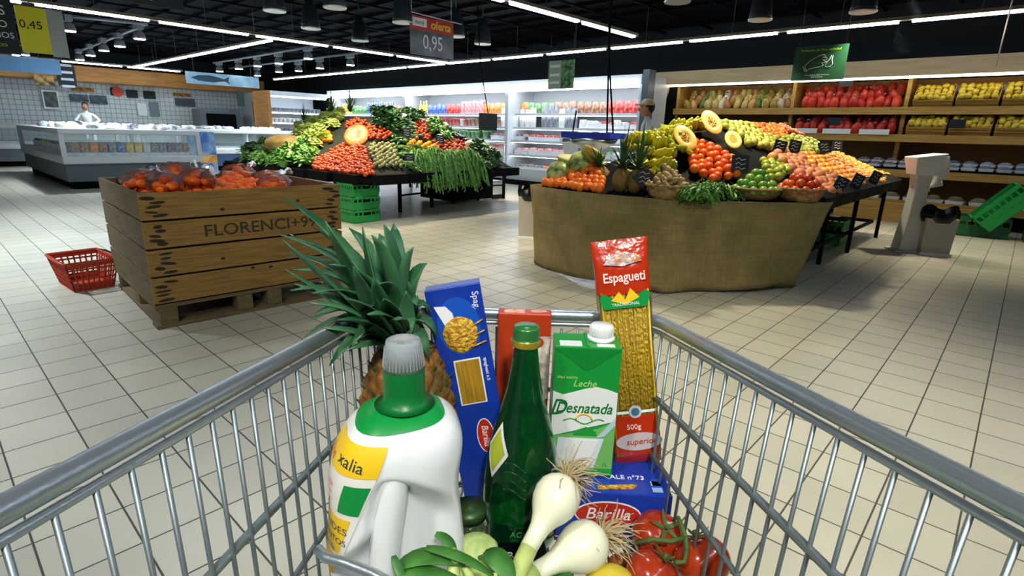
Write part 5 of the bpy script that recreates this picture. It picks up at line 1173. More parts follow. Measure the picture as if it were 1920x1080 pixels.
def tilted(tw, rx, ry):   # rotation: lean rx about local x, ry about local y after turning into the trolley frame
    return (Matrix.Rotation(RZ, 3, 'Z') @ Matrix.Rotation(ry, 3, 'Y') @ Matrix.Rotation(rx, 3, 'X') @ Matrix.Rotation(tw, 3, 'Z')).to_euler()
FRT = lambda x, y, z: frame((x, y, z), (1, 0, 0), (0, 0, 1))      # plane facing the camera
TOPP = lambda x, y, z: frame((x, y, z), (1, 0, 0), (0, 1, 0))
MB().tube([WL(at(*q_, .9))+off for q_ in ((596, 1030), (612, 1046), (650, 1056), (700, 1076), (760, 1110))], .0045, 10).obj('seat_frame', m_steel, ct)
# ------------------------------------------------------------ detergent jug
J = G('detergent_jug', 'big white detergent jug with a green neck and yellow label', 'jug', -.116, .495, FZ+.003, 0)
m_jug = mat('jug_white', (232, 236, 238), .28, coat=.3, sub=.05)
TH = math.radians(268); HB = .245
def sm(a, b, x): t = max(0, min(1, (x-a)/(b-a))); return t*t*(3-2*t)
def prof(z):
    if z < .012: return .9+.1*math.sqrt(max(0, 1-((.012-z)/.012)**2))
    if z < .2: return 1.-.08*sm(.12, .2, z)
    t = (z-.2)/.085; return max(.26, .92*max(0, 1-(.99*t)**4)**.5)
def jr(th, z):
    c, s = math.cos(th-.25), math.sin(th-.25); r = ((abs(c)/.070)**2.9+(abs(s)/.060)**2.9)**(-1/2.9)*prof(z)
    dd = math.degrees((th-TH+PI) % (2*PI)-PI); g = dd/80 if dd > 0 else -dd/(12+36*(1-sm(.12, .18, z)))
    if g < 1:
        zt = .235-.05*g*g; m = (1-sm(.6, 1, g))*(1-sm(zt-.03, zt, z))*sm(.0, .03, z)
        r *= 1-.55*m
    return r
def jp(th, z, o=0.): r = jr(th, z)+o; return Vector((r*math.cos(th)+.012*sm(.2, .285, z), r*math.sin(th), z))
b = MB().grid(lambda u, v: jp(2*PI*u, .285*(1-(1-v)**1.9)), 96, 80, wrap=True)
b.lathe([(.0, .0), (.05, .0005)], 30); b.obj('body', m_jug, J)
gp = []
for (z, r) in ((.262, .028), (.248, .035), (.232, .039), (.205, .0405), (.165, .0435), (.12, .0455), (.07, .0455), (.03, .0445), (.012, .040)): a_ = math.radians(264+18*sm(.12, .25, z)); gp.append((r*math.cos(a_), r*math.sin(a_), z))
MB().tube(gp, [.009, .0125, .0145, .0155, .0155, .015, .015, .016, .013], 18, flat=1.0).obj('grip', m_jug, J)
m_gl = mat('label_green', (14, 142, 62), .35); m_yl = mat('label_yellow', (236, 196, 36), .4); m_wl = mat('label_white', (230, 230, 222), .4); m_or = mat('label_orange', (238, 170, 30), .4)
MB().grid(lambda u, v: jp(2*PI*u, .285-(.011-.004*math.sin(2*PI*u+.7))*(1-v)**2.2, .0)+Vector((0, 0, .0012)), 80, 14, wrap=True).obj('green_collar', m_gl, J)
MB().lathe([(.03, .284), (.0215, .2865), (.0205, .30), (.0205, .32), (.0195, .326), (.018, .327)], 32, (.012, 0, 0)).obj('neck', mat('neck_green', (10, 112, 50), .35), J)
b = MB().lathe([(.0192, .322), (.0206, .3222), (.0175, .346), (.0165, .351), (.0125, .3525), (.011, .349), (0, .3485)], 36)
for i in range(36): a = 2*PI*i/36; b.tube([(.0202*math.cos(a), .0202*math.sin(a), .325), (.0178*math.cos(a), .0178*math.sin(a), .345)], .0006, 4)
b.obj('cap', mat('cap_clear', (228, 236, 240), .1, trans=.7, ior=1.25), J, (.012, 0, 0))
MB().lathe([(.0, .328), (.0145, .329), (.0135, .343), (0, .344)], 24, (.012, 0, 0)).obj('inner_cap', mat('cap_inner', (170, 184, 186), .3), J)
LT0 = math.radians(189)
def LTH(t, z): return LT0+t*math.radians(42+34*sm(.11, .262, z))
def lab(t0, t1, z0, z1, m, nm, o): return MB().grid(lambda u, v: jp(LTH(t0+(t1-t0)*u, z0+(z1-z0)*v), z0+(z1-z0)*v, o), 16, 14).obj(nm, m, J)
LB0, LB1 = .12, .258
def lz(z): return LB0+(z-.03)*(LB1-LB0)/(.214-.03)
lab(0, 1, lz(.03), lz(.214), m_wl, 'label', .0012)
lab(0, 1, lz(.184), lz(.222), m_yl, 'label_band', .0018); lab(.0, .9, lz(.07), lz(.122), m_yl, 'label_band', .0018); lab(.0, .8, lz(.03), lz(.066), m_or, 'label_band', .0018)
lab(.66, .98, lz(.13), lz(.172), m_gl, 'label_picture', .0018)
def jtext(s, size, tc, z, m, slope=0., sx=1.):
    o = text(s, size, m, J, Matrix.Identity(4), sx=sx, ext=.0)
    for v_ in o.data.vertices: x, y = v_.co.x, v_.co.y; v_.co = jp(LTH(tc, lz(z))+x/.07, lz(z)+y*.82+slope*x, .0026)
m_txd = mat('print_dark', (50, 60, 70), .5); m_txr = mat('print_red', (200, 60, 40), .5)
jtext('xalia', .019, .62, .2, m_txd, -.15); jtext('Red', .014, .2, .198, m_txr, -.15)
jtext('GRANDES', .0125, .5, .108, m_txd, -.1, 1.); jtext('DESCUENTOS', .0105, .47, .092, m_txd, -.1, .95); jtext('en Tienda', .009, .5, .078, m_txd, -.1)
jtext('eficacia', .009, .34, .166, m_txr); jtext('en frio', .009, .34, .154, m_txr); jtext('y calor', .009, .34, .142, m_txr); jtext('25 lavados', .009, .4, .05, m_txr)
# ------------------------------------------------------------ pineapple
P_ = G('pineapple', 'pineapple with a tall spiky crown in the trolley corner', 'pineapple', -.142, .695, FZ+.004)
m_pb = mat('pineapple_rind', (150, 98, 34), .6, col2=(96, 74, 30), scale=26, bump=.5, bscale=90)
def pbf(u, v):
    th = 2*PI*u; z = .262*v; k = math.sin(PI*(.1+.84*v))**.45; r = .066*k; a = (u*13+v*9) % 1; c = (u*13-v*9) % 1
    bmp = math.sin(PI*a)*math.sin(PI*c); r += .006*bmp; return Vector((r*math.cos(th), r*math.sin(th), z))
b = MB().grid(pbf, 130, 90, wrap=True).lathe([(0, 0), (.045, .001)], 24).lathe([(.04, .26), (0, .266)], 24)
sp_ = MB()
for i in range(13):
    for j in range(9):
        for s_ in (0,):
            u = ((i+j*.5)/13) % 1; v = (j+.7)/9.6; p = pbf(u, v); n_ = Vector((p.x, p.y, 0)).normalized(); sp_.tube([p, p+n_*.006+Vector((0, 0, .007))], [.0022, .0004], 4)
b.obj('fruit_body', m_pb, P_); sp_.obj('scale_tips', m_leafd, P_)
m_crown = mat('crown_leaf', (34, 84, 52), .36, col2=(74, 126, 84), scale=12, stretch=(1, 1, 1))
b = MB(); rn = random.Random(5); base = Vector((-.006, 0, .262)); TIPS = [((610, 415), .60, .016), ((530, 450), .60, .016), ((680, 425), .67, .014), ((702, 445), .72, .013), ((742, 484), .73, .013), ((757, 520), .7, .012), ((762, 545), .66, .012), ((765, 562), .74, .012),
  ((535, 505), .62, .014), ((552, 532), .68, .014), ((580, 568), .6, .013), ((605, 615), .62, .013), ((632, 600), .56, .013), ((655, 655), .6, .012), ((650, 640), .68, .011), ((640, 470), .66, .014), ((662, 500), .58, .016), ((700, 520), .58, .016), ((720, 560), .57, .013), ((745, 600), .58, .012), ((590, 480), .74, .014), ((650, 560), .55, .015), ((690, 590), .55, .015), ((725, 470), .78, .012), ((770, 590), .68, .011), ((620, 540), .7, .014)]
for (pxy, v, hw) in TIPS:
    q = WL(ray(*pxy).normalized()); T = Vector((0, 0, H))+q*(v/q.y); T = T-Vector((-.142, .695, FZ+.004))
    d = T-base; hor = Vector((d.x, d.y, 0)); bs = base+hor.normalized()*.018+Vector((0, 0, rn.uniform(-.002, .02))); pts = []; ws = []
    for k in range(9):
        t = k/8; p = bs.lerp(T, t)+Vector((0, 0, 1))*(.11*d.length*math.sin(PI*t)*(.3 if d.z > .12 else 1.))*(1 if d.z > 0 else .6); pts.append(p); ws.append(hw*(math.sin(PI*(.28+.72*t))**.8)+.0004)
    b.strip(pts, ws, hor.cross(Vector((0, 0, 1))).cross(d)*-1, 0, fold=.45)
for i in range(44):
    an = i*2.399; el = .05+1.15*(i/44)**1.1; d = Vector((math.cos(an)*math.cos(el)-.12-.45*i/44, math.sin(an)*math.cos(el), math.sin(el))); L_ = rn.uniform(.045, .08)+.09*(i/44); L_ *= .62 if d.x > .3 else 1.; pts = []; ws = []
    for k in range(7): t = k/6; pts.append(base+Vector((0, 0, .03*i/44))+d*(.012+L_*t)+Vector((0, 0, .02*math.sin(PI*t)-.02*t*t*(1-i/44)))); ws.append(.0125*(math.sin(PI*(.3+.7*t))**.8)+.0004)
    b.strip(pts, ws, Vector((0, 0, 1)).cross(d).cross(d)*-1, 0, fold=.45)
b.obj('crown', m_crown, P_, solid=.0012)
# ------------------------------------------------------------ blue spaghetti box
m_blue = mat('box_blue', (20, 56, 160), .3, coat=.2); m_bluel = mat('box_blue_light', (24, 84, 190), .3); m_win = mat('pasta_window', (176, 140, 40), .3, col2=(150, 112, 30), scale=90, stretch=(3, 1, .1)); m_past = mat('pasta_dish', (222, 184, 60), .5, col2=(176, 110, 30), scale=160, bump=.6, bscale=200); m_cardw = mat('print_white', (236, 238, 240), .4); m_ovred = mat('oval_red', (184, 44, 32), .4)
X = thing('pasta_box', 'tall blue spaghetti box leaning beside the pineapple', 'box', LW(-.024, .728, FZ+.007), rot=tilted(.10, -.02, -.175))
MB().box((0, 0, .171), (.077, .03, .342)).obj('carton', m_blue, X, bevel=.0015)
F0 = FRT(0, -.0152, 0)
plate('light_area', ell(.0, .285, .03, .042), m_bluel, X, F0, .0004)
plate('fork_shape', [(-.03, .318), (-.014, .316), (-.006, .305), (-.004, .285), (-.012, .27)], m_cardw, X, F0, .0009)
MB().ball((0, -.0155, .272), .0245, 24, 12, sc=(1, .18, 1.1), fn=lambda d, q, t: 1+.06*mnoise.noise(d*9)).obj('pasta_picture', m_past, X)
dots = MB()
for i in range(3): dots.tube([(.012, -.0175, .252+.014*i+.0), (.034, -.0175, .258+.016*i)], .0012, 5, 0)
dots.obj('pasta_strands', m_past, X)
plate('window_frame', rect(-.021, .017, .165, .235), m_cardw, X, F0 @ Matrix.Translation((.004, 0, 0)), .0006); plate('pasta_window', rect(-.019, .015, .167, .233), m_win, X, F0 @ Matrix.Translation((.004, 0, 0)), .0009)
text('Spag.', .013, m_cardw, X, F0 @ Matrix.Translation((.029, .318, .0)) @ Matrix.Rotation(-PI/2, 4, 'Z')); text('spaghetti n.5', .007, m_cardw, X, F0 @ Matrix.Translation((.028, .215, .0)) @ Matrix.Rotation(-PI/2, 4, 'Z'))
R2 = Matrix.Rotation(-PI/2, 4, 'Z')
plate('oval_border', ell(.01, .112, .028, .013, rot=PI/2), m_cardw, X, F0, .0006); plate('oval', ell(.01, .112, .0265, .0115, rot=PI/2), m_ovred, X, F0, .0009); text('Barilla', .014, m_cardw, X, F0 @ Matrix.Translation((.01, .112, .0007)) @ R2, shear=.2)
# ------------------------------------------------------------ red box at the back
m_redb = mat('box_red', (180, 56, 22), .35)
X = G('cookie_box', 'red box with white print behind the green bottle', 'box', .020, .762, .835, -.02)
MB().box((0, 0, .0815), (.078, .024, .163)).obj('carton', m_redb, X, bevel=.0015)
F0 = FRT(0, -.0122, 0); plate('picture', [(-.005, .02), (.038, .03), (.038, .13), (-.02, .125), (-.01, .09)], mat('box_picture', (226, 214, 204), .4, col2=(50, 30, 26), scale=40), X, F0, .0005)
plate('red_dot', ell(.02, .12, .009, .008), m_redb, X, F0, .0009); MB().prism(rect(-.03, .0, -.008, .008), .0006, TOPP(0, 0, .163)).prism(ell(.02, .002, .012, .006), .0006, TOPP(0, 0, .163)).obj('top_print', mat('top_print', (236, 200, 170), .4, col2=(206, 60, 24), scale=60), X)
# small filler box under it
X = G('cardboard_carton', 'plain carton standing under the red box at the trolley front', 'box', .035, .732, FZ+.005, 0); MB().box((0, 0, .063), (.07, .03, .126)).obj('carton', m_redb, X, bevel=.001) if False else None
X and bpy.data.objects.remove(X)
# ------------------------------------------------------------ bottle
X = G('glass_bottle', 'green glass water bottle with a gold-green screw cap', 'bottle', .020, .652, FZ+.003)
m_bg = mat('bottle_glass', (34, 150, 84), .05, trans=.92, ior=1.45); m_liq = mat('bottle_water', (150, 220, 180), .02, trans=1., ior=1.33)
pr = [(0, .006), (.03, .002), (.046, 0), (.051, .006), (.0525, .02), (.0525, .075), (.051, .1), (.0465, .135), (.0385, .17), (.030, .20), (.0235, .225), (.0185, .255), (.0155, .282), (.0152, .298)]
inn = [(max(r-.0028, 0), z+.003) for r, z in pr]; inn[-1] = (.0124, .298)
MB().lathe(pr+list(reversed(inn)), 48).obj('glass', m_bg, X)
MB().lathe([(r, z) for r, z in [(0, .0095)]+[(max(a-.0031, 0), b_+.0035) for a, b_ in pr[1:9]]+[(.0, .1735)]], 40).obj('water', m_liq, X)
b = MB()
for k in range(5):
    pass
b.lathe([(.0158, .286), (.0175, .287), (.0178, .296), (.0165, .2965), (.0175, .299), (.0165, .3015), (.0175, .304), (.0162, .3065), (.0172, .309), (.015, .3125), (0, .313)], 32)
b.obj('cap', mat('cap_green_gold', (60, 130, 70), .3, .4), X); MB().lathe([(.0181, .2862), (.0184, .288), (.0184, .2945), (.018, .2955)], 32).obj('cap_ring', mat('cap_gold', (190, 170, 60), .3, .6), X)
def bott(th, z, o): 
    for a, c in zip(pr, pr[1:]):
        if a[1] <= z <= c[1]: r = a[0]+(c[0]-a[0])*(z-a[1])/max(1e-6, c[1]-a[1]); break
    return Vector(((r+o)*math.cos(th), (r+o)*math.sin(th), z))
def wrapplate(pts_grid, th0, zc, o, m, nm, w_, h_, shape):
    def fn(u, v):
        x = (u-.5)*2; y = (v-.5)*2
        X_ = x*(1-abs(y)); return bott(th0+X_*w_/.045, zc+y*h_, o)
    return MB().grid(fn, 9, 15).obj(nm, m, X)
wrapplate(None, math.radians(-142), .150, .0006, m_cardw, 'label', .021, .038, 0); wrapplate(None, math.radians(-142), .150, .0012, mat('label_lime', (176, 190, 60), .4), 'label_centre', .016, .030, 0)
b = MB()
for k in range(4):
    z = .1+.012*k; b.tube([bott(math.radians(a), z+.006*math.sin(a*.1), .0004) for a in range(-118, -84, 3)], .0011, 5)
b.tube([bott(math.radians(a), z, .0004) for a, z in ((-98, .03), (-74, .03), (-74, .052), (-98, .052))], .0012, 5, closed=True); b.obj('embossing', m_bg, X)
text('AGUA', .012, mat('emboss_pale', (70, 150, 90), .3), X, FRT(.003, -.0532, .041))
# ------------------------------------------------------------ pasta box lying flat, carton on it, spaghetti bag
X = G('pasta_box', 'blue pasta box lying flat under the milk carton', 'box', .128, .70, FZ+.004, -.03)
MB().box((0, 0, .037), (.204, .11, .074)).obj('carton', m_blue, X, bevel=.002)
F0 = FRT(0, -.0552, 0); plate('oval_border', ell(.015, .041, .046, .0205), m_cardw, X, F0, .0006); plate('oval', ell(.015, .041, .044, .0185), m_ovred, X, F0, .001); text('Barilla', .026, m_cardw, X, F0 @ Matrix.Translation((.015, .041, .0008)), shear=.2, sx=.98)
T0 = TOPP(0, 0, .0742); plate('pasta_picture', [(.0, -.048), (.05, -.043), (.056, -.036), (.05, -.034), (.0, -.040)], m_past, X, T0, .0015); text('ALE n°73', .013, m_cardw, X, T0 @ Matrix.Translation((.045, -.017, 0)))
plate('print_square', rect(.078, .09, -.036, -.018), m_bluel, X, T0, .0006); MB().prism(rect(.076, .09, -.048, -.038), .0006, T0).prism(rect(.076, .09, -.034, -.024), .0006, T0).obj('print_marks', mat('print_pale', (150, 180, 220), .4), X)
X = G('milk_carton', 'green and white milk carton with a white screw cap', 'carton', .1055, .709, FZ+.0795, -.03)
m_mg = mat('carton_green', (20, 146, 54), .3, coat=.2); m_mw = mat('carton_white', (226, 232, 228), .3, coat=.2); m_mlg = mat('carton_pale_green', (110, 178, 96), .35)
CWd, CDp, CH = .0905, .052, .197
MB().box((0, 0, CH/2), (CWd, CDp, CH)).obj('carton', m_mg, X, bevel=.0012)
F0 = FRT(0, -CDp/2-.0002, 0); w2 = CWd/2-.001
wav = [(-w2, .131), (-.03, .126), (-.015, .131), (.0, .136), (.015, .139), (.03, .136), (w2, .131)]
plate('white_panel', [(-w2, .062), (w2, .088)]+list(reversed(wav)), m_mw, X, F0, .0004)
plate('pale_panel', [(-w2, .012), (w2, .012), (w2, .088), (.02, .075), (-.01, .068), (-w2, .062)], m_mlg, X, F0, .0004)
plate('glass_picture', [(-.038, .012), (.018, .012), (.03, .06), (-.034, .06)], mat('milk_picture', (206, 220, 228), .4), X, F0, .0009); plate('milk_picture', [(-.028, .014), (.01, .014), (.022, .058), (-.024, .058)], m_mw, X, F0, .0013)
plate('pour_picture', [(.02, .062), (.03, .064), (w2, .082), (w2, .094)], mat('milk_pour', (176, 204, 220), .4), X, F0, .0012)
plate('green_patch', [(-.014, .064), (.02, .064), (.018, .071), (.004, .078), (-.01, .072)], m_mg, X, F0, .0008)
plate('bottom_strip', [(-.03, .001), (w2, .001), (w2, .009), (.0, .01), (-.02, .007)], m_mg, X, F0, .0012)
text('Desnatada', .0225, mat('print_green', (16, 110, 50), .4), X, F0 @ Matrix.Translation((-.001, .106, .0004)), shear=.3, sx=.82, bold=.0003); text('D', .034, mat('print_green', (16, 110, 50), .4), X, F0 @ Matrix.Translation((-.037, .106, .0005)), shear=.3, sx=.9)
text('Leche', .0135, mat('print_lime', (170, 214, 120), .4), X, F0 @ Matrix.Translation((-.002, .143, .0)), shear=.3); text('Ideal cocina', .006, mat('print_lime', (170, 214, 120), .4), X, F0 @ Matrix.Translation((-.026, .152, .0))); text('1L', .008, m_mg, X, F0 @ Matrix.Translation((.034, .019, .0006)))
for s_, rr in ((1, .009), (-1, .0)): pass
b = MB().tube([F0 @ Vector((-.028+.056*t, .0865+.004*math.sin(t*9), .0008)) for t in [i/12 for i in range(13)]], .0009, 5); b.obj('hill_line', m_mg, X)
MB().tube([F0 @ Vector((.0+.011*math.cos(a), .089+.009*math.sin(a), .0008)) for a in [PI*i/10 for i in range(11)]], .0012, 5).obj('sun_arc', mat('sun_orange', (240, 190, 90), .4), X)
# folded flaps
plate('fold_line', [(-w2, .194), (w2, .194), (.002, .163), (-.002, .163)], mat('carton_green_fold', (16, 128, 48), .3), X, F0, .0006)
S0 = frame((-CWd/2-.0002, 0, 0), (0, -1, 0), (0, 0, 1)); plate('side_panel', [(-.025, .06), (.025, .05), (.025, .13), (-.025, .135)], mat('carton_side_grey', (150, 176, 170), .4), X, S0, .0004)
T0 = TOPP(0, 0, CH); plate('top_label', rect(-.038, -.008, -.024, -.006), m_mw, X, T0, .0006); plate('top_label', rect(.012, .036, -.024, -.014), m_mw, X, T0, .0006); MB().box((0, 0, CH+.001), (.004, CDp, .002)).obj('seam', m_mg, X)
b = MB().lathe([(.019, 0), (.0195, .004), (.0165, .006)], 32, (.02, .006, CH)).lathe([(.0162, .005), (.0162, .0185), (.015, .021), (0, .0212)], 32, (.02, .006, CH))
for i in range(32): a = 2*PI*i/32; b.tube([(.02+.0163*math.cos(a), .006+.0163*math.sin(a), CH+.007), (.02+.0163*math.cos(a), .006+.0163*math.sin(a), CH+.018)], .0006, 4)
b.obj('cap', m_cardw, X)
# spaghetti bag
X = thing('spaghetti_bag', 'clear and red bag of spaghetti standing behind the milk carton', 'bag', LW(.197, .722, FZ+.0795), rot=tilted(.0, -.135, -.145))
SH = .335
def sbf(u, v, k=1.): 
    z = SH*v; w_ = (.0345+.0055*v)*(1+.02*math.sin(v*20)); th = .0125*(1-max(0, (v-.86)/.14)**1.5*.93)*(1-max(0, (.05-v)/.05)*.8); q = 2*PI*u; c, s = math.cos(q), math.sin(q)
    return Vector((w_*k*math.copysign(abs(c)**.45, c), th*k*math.copysign(abs(s)**.6, s)-.004*math.sin(v*30+u*3)*max(0, v-.8), z))
spg = MB()
for i in range(17):
    for j in range(3):
        x = -.030+.06*i/16+rn.uniform(-.001, .001); y = -.0085+.0085*j; spg.tube([(x*.98, y, .014), (x*1.06+rn.uniform(-.001, .001), y, .262)], .0023, 5)
m_spag = mat('spaghetti', (220, 188, 48), .4); spg.box((0, .0, .136), (.060, .015, .245)).obj('spaghetti', m_spag, X)
m_sred = mat('bag_red', (180, 46, 14), .25, coat=.3, bump=.25, bscale=70)
def band(v0, v1, m, nm, k): return MB().grid(lambda u, v: sbf(u, v0+(v1-v0)*v, k), 48, 14, wrap=True).obj(nm, m, X)
band(.0, .27-.04, m_sred, 'red_base', 1.0); band(.77, 1., m_sred, 'red_top', 1.0); band(.22, .78, m_film, 'clear_film', .995)
band(.24, .252, m_cardw, 'white_line', 1.02); 
F0 = FRT(0, -.0128, 0)
plate('green_ribbon', [(-.036, .248), (-.03, .238), (.03, .238), (.036, .256), (.03, .262), (.01, .25), (-.01, .25), (-.034, .262)], m_gl, X, F0, .001); plate('yellow_ears', [(-.02, .25), (-.008, .262), (0, .25), (.008, .266), (.02, .252), (.0, .243)], m_yl, X, F0, .0016)
text('TRADICIONAL', .006, m_cardw, X, F0 @ Matrix.Translation((0, .2435, .0014)))
text('Espagueti', .0195, mat('print_pink', (250, 220, 210), .4), X, F0 @ Matrix.Translation((.001, .282, .0008)), sx=.82, bold=.0003)
plate('foil_patch', [(-.026, .302), (.0, .298), (.027, .303), (.024, .311), (.005, .318), (-.015, .315)], mat('foil', (226, 222, 230), .3, .15, col2=(226, 150, 90), scale=60, bump=.6, bscale=120), X, F0, .001)
plate('round_seal', ell(.0, .083, .0095, .0095), mat('seal_grey', (190, 196, 200), .4), X, F0, .001); plate('seal_centre', ell(.0, .083, .006, .006), mat('seal_blue', (70, 110, 140), .4), X, F0, .0015)
text('500g', .011, mat('print_pink', (250, 220, 210), .4), X, F0 @ Matrix.Translation((-.004, .06, .001))); plate('grey_oval', ell(.002, .037, .034, .0135), mat('oval_grey', (186, 180, 180), .4), X, F0, .0008)
text('superior', .013, m_ovred, X, F0 @ Matrix.Translation((.005, .037, .0012)), shear=.2)
# ------------------------------------------------------------ tomatoes on the vine
m_bt = mat('tomato_big', (146, 38, 16), .2, col2=(164, 56, 24), scale=3, coat=.3)
def bigtom(u, v, z, lab, rot, r=.034):
    t = thing('vine_tomato', lab, 'tomato', LW(u, v, z), rot=rot)
    MB().ball((0, 0, 0), r, 36, 22, sc=(1, 1, .86), fn=lambda d, q, t_: (1+.018*math.cos(5*q)*(1-abs(d.z)))*(1-.13*math.exp(-((1-d.z)/.08)))).obj('fruit_body', m_bt, t)
    b = MB()
    for k in range(5):
        a = k*2*PI/5; b.strip([(0, 0, r*.76), (.009*math.cos(a), .009*math.sin(a), r*.82), (.018*math.cos(a), .018*math.sin(a), r*.86), (.024*math.cos(a), .024*math.sin(a), r*.95)], [.002, .003, .002, .0004], (0, 0, 1), 0)
    b.tube([(0, 0, r*.74), (0, 0, r*1.0)], .0028, 6).obj('calyx', m_stem, t); return t
bigtom(.203, .612, .738, 'ripe tomato in the trolley, rear left of the three', (.2, .5, 0)); bigtom(.249, .572, .738, 'ripe tomato in the trolley, rightmost and largest of the three', (-.2, -.5, 0), .0355); bigtom(.182, .55, .732, 'ripe tomato in the trolley, front one cut by the picture edge', (-.5, .3, 0), .033)
def cpath(pts): return [LW(*p) for p in pts]
tag(MB().tube(cpath([(.222, .60, .778), (.224, .585, .775), (.226, .575, .768), (.224, .56, .762)]), .0032, 7).tube(cpath([(.226, .575, .768), (.205, .565, .77), (.185, .57, .768), (.165, .575, .758)]), .003, 7).tube(cpath([(.224, .56, .762), (.218, .548, .755), (.205, .545, .757)]), .003, 7).obj('tomato_vine', m_stem), 'green vine stalk joining the three ripe tomatoes', 'vine')
# ------------------------------------------------------------ spring onions
m_on = mat('onion_white', (236, 236, 208), .35, sub=.1, coat=.15); m_ont = mat('onion_stem', (196, 212, 130), .45, col2=(160, 190, 90), scale=14); m_root = mat('onion_roots', (176, 158, 116), .8)
def onion(c, d, lab, r, roots, stem_end, bend=0.):
    c = Vector(c); d = Vector(d).normalized(); t = thing('spring_onion', lab, 'onion', LW(*c), RZ)
    prf = [(-1.0, .05), (-.97, .25), (-.88, .48), (-.7, .73), (-.4, .93), (0, 1.0), (.4, .94), (.75, .78), (1.05, .58), (1.4, .44), (1.8, .38), (2.4, .36)]
    b = MB().tube([d*(a*r)+Vector((0, 0, 0)) for a, k in prf], [r*k for a, k in prf], 32, 0); b.obj('bulb', m_on, t)
    e = Vector(stem_end)-c; p0 = d*(2.3*r); MB().tube([p0, p0.lerp(e, .35)+Vector((0, 0, .006)), p0.lerp(e, .7)+Vector((0, 0, .004)), e], [r*.365, r*.37, r*.38, r*.42], 20).obj('stalk', m_ont, t)
    b = MB(); o0 = d*(-.97*r)
    for i in range(roots):
        q = Vector((rn.uniform(-1, 1), rn.uniform(-1, 1), rn.uniform(-1, 1))).normalized(); pts = [o0]; v_ = (-d*.7+q*.8).normalized(); L_ = rn.uniform(.02, .055); p = o0+q*.004
        for k in range(7): v_ = (v_+Vector((rn.uniform(-1, 1), rn.uniform(-1, 1), rn.uniform(-1.1, .7)))*.38+Vector((.10, .0, -.05))).normalized(); p = p+v_*L_/7; pts.append(p.copy())
        b.tube(pts, [.0011]*3+[.0008]*3+[.0005]*2, 4)
    b.obj('roots', m_root, t); return t
onion((.061, .566, .828), (-.42, -.55, -.45), 'white spring onion bulb leaning against the bottle', .0285, 95, (-.005, .46, .742))
onion((.097, .558, .766), (-.75, -.42, -.12), 'white spring onion bulb in front of the pasta box', .0305, 95, (-.01, .47, .735))
fb = ph(893, 1036, .785)
X = G('fennel_bulb', 'pale green ribbed bulb left of the spring onions', 'fennel', fb.x, fb.y, fb.z)
MB().ball((0, 0, 0), .024, 30, 16, sc=(1.1, 1, .85), fn=lambda d, q, t: 1+.025*math.cos(14*q)).tube([(0, -.005, -.005), (-.01, -.05, -.015), (-.02, -.08, -.025)], [.018, .013, .012], 12).obj('bulb', mat('fennel_skin', (196, 214, 140), .45, col2=(170, 196, 110), scale=30, stretch=(4, 4, .5)), X)
# greens
def leafb(b, pts, w_, m=0, fold=.3): 
    n = len(pts); b.strip(pts, [w_*(math.sin(PI*(.1+.87*i/(n-1)))**.7)+.0004 for i in range(n)], (0, 0, 1), m, fold=fold)
m_leafb = mat('leaf_big', (40, 96, 34), .45, col2=(74, 132, 56), scale=30)
X = G('leafy_greens', 'bunch of dark green leaves on pale stalks at the bottom edge', 'greens', -.08, .48, .71)
b = MB(); b2 = MB()
O_ = Vector((-.08, .48, .71)); LV = [([(746, 1066, .855), (785, 1040, .865), (830, 1044, .862), (872, 1060, .85)], .011), ([(816, 1002, .87), (836, 1008, .868), (850, 1026, .862), (850, 1056, .85)], .006), ([(905, 1040, .80), (925, 1040, .81), (945, 1062, .80), (962, 1095, .79)], .014),
      ([(798, 1028, .87), (838, 1036, .87), (880, 1050, .86), (925, 1080, .85)], .006), ([(738, 1042, .87), (742, 1060, .865), (752, 1080, .86), (762, 1100, .85)], .004), ([(742, 1078, .855), (770, 1066, .86), (820, 1074, .86), (870, 1092, .85)], .007)]
for A_, w_ in LV:
    P4 = [ph(*q_)-O_ for q_ in A_]; pts = []
    for k in range(9): t = k/8; pts.append(P4[0]*(1-t)**3+3*P4[1]*t*(1-t)**2+3*P4[2]*t*t*(1-t)+P4[3]*t**3)
    leafb(b, pts, w_); b2.tube([pts[8], pts[8]+Vector((.01, 0, -.03)), pts[8]+Vector((.02, .02, -.07))], [.004, .005, .006], 8)
b2.tube([ph(850, 1030, .858)-O_, ph(850, 1070, .85)-O_, ph(852, 1120, .83)-O_], [.004, .006, .007], 10)
b2.tube([ph(880, 1110, .80)-O_, ph(905, 1070, .79)-O_, ph(930, 1050, .77)-O_], [.012, .011, .008], 10)
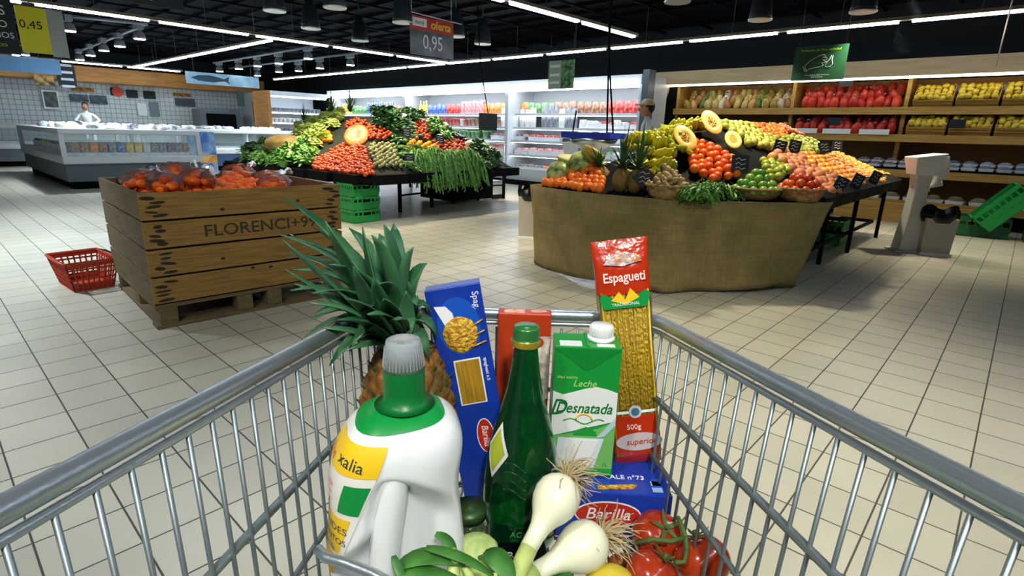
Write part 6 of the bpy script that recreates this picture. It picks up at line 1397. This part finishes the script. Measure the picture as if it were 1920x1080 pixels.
b.obj('foliage', m_leafb, X, solid=.0008); b2.obj('stalk', m_ont, X)
X = G('salad_bed', 'green leaves lying under the spring onions in the trolley', 'greens', .02, .47, FZ+.004)
b = MB()
for i in range(60):
    o = Vector((rn.uniform(-.13, .12), rn.uniform(-.1, .05), rn.uniform(.0, .035))); d = Vector((rn.uniform(-1, 1), rn.uniform(-1, 1), rn.uniform(-.1, .3)))*.05; leafb(b, [o, o+d*.5+Vector((0, 0, .01)), o+d, o+d*1.3+Vector((0, 0, -.01))], .02)
b.obj('foliage', m_leafb, X)
# dark punnet with writing, jar, lemon, net
X = G('black_punnet', 'black flat pack with white letters between bottle and onions', 'pack', .0, .578, FZ+.004, .1); MB().box((0, 0, .014), (.11, .046, .026)).obj('carton', m_black, X, bevel=.002); text('SACRO', .016, m_cardw, X, frame((.0, -.002, .0274), (1, 0, 0), (0, 1, 0)))
X = G('olive_jar', 'small jar of green olives between the jug and the bottle', 'jar', -.047, .60, FZ+.004); MB().lathe([(0, 0), (.024, 0), (.025, .004), (.025, .06), (.02, .068)], 28).obj('glass', m_counterglass if False else mat('jar_glass', (190, 210, 190), .05, trans=.95, ior=1.3), X)
b = MB()
for i in range(18): a = rn.uniform(0, 6.3); d = rn.uniform(0, .014); b.ball((d*math.cos(a), d*math.sin(a), .01+.0028*i), .008, 9, 6)
b.obj('olives', mat('olive_green', (110, 130, 50), .3), X); MB().lathe([(0.0, .082), (.022, .081), (.0225, .068), (.0, .0675)], 28).obj('lid', mat('lid_dark', (50, 80, 40), .4, .4), X)
X = G('lemon', 'yellow lemon at the bottom edge right of the onions', 'lemon', .128, .535, .727); MB().ball((0, 0, 0), .027, 22, 14, sc=(1.2, 1, 1)).obj('fruit_body', m_lem, X)
X = G('net_bag', 'red and green net bag under the tomato vine', 'bag', .158, .592, .712); MB().ball((0, 0, 0), .014, 16, 10, sc=(1.6, 1, .7), fn=lumpy).obj('net', mat('net_mixed', (190, 60, 30), .5, col2=(90, 120, 50), scale=90), X)
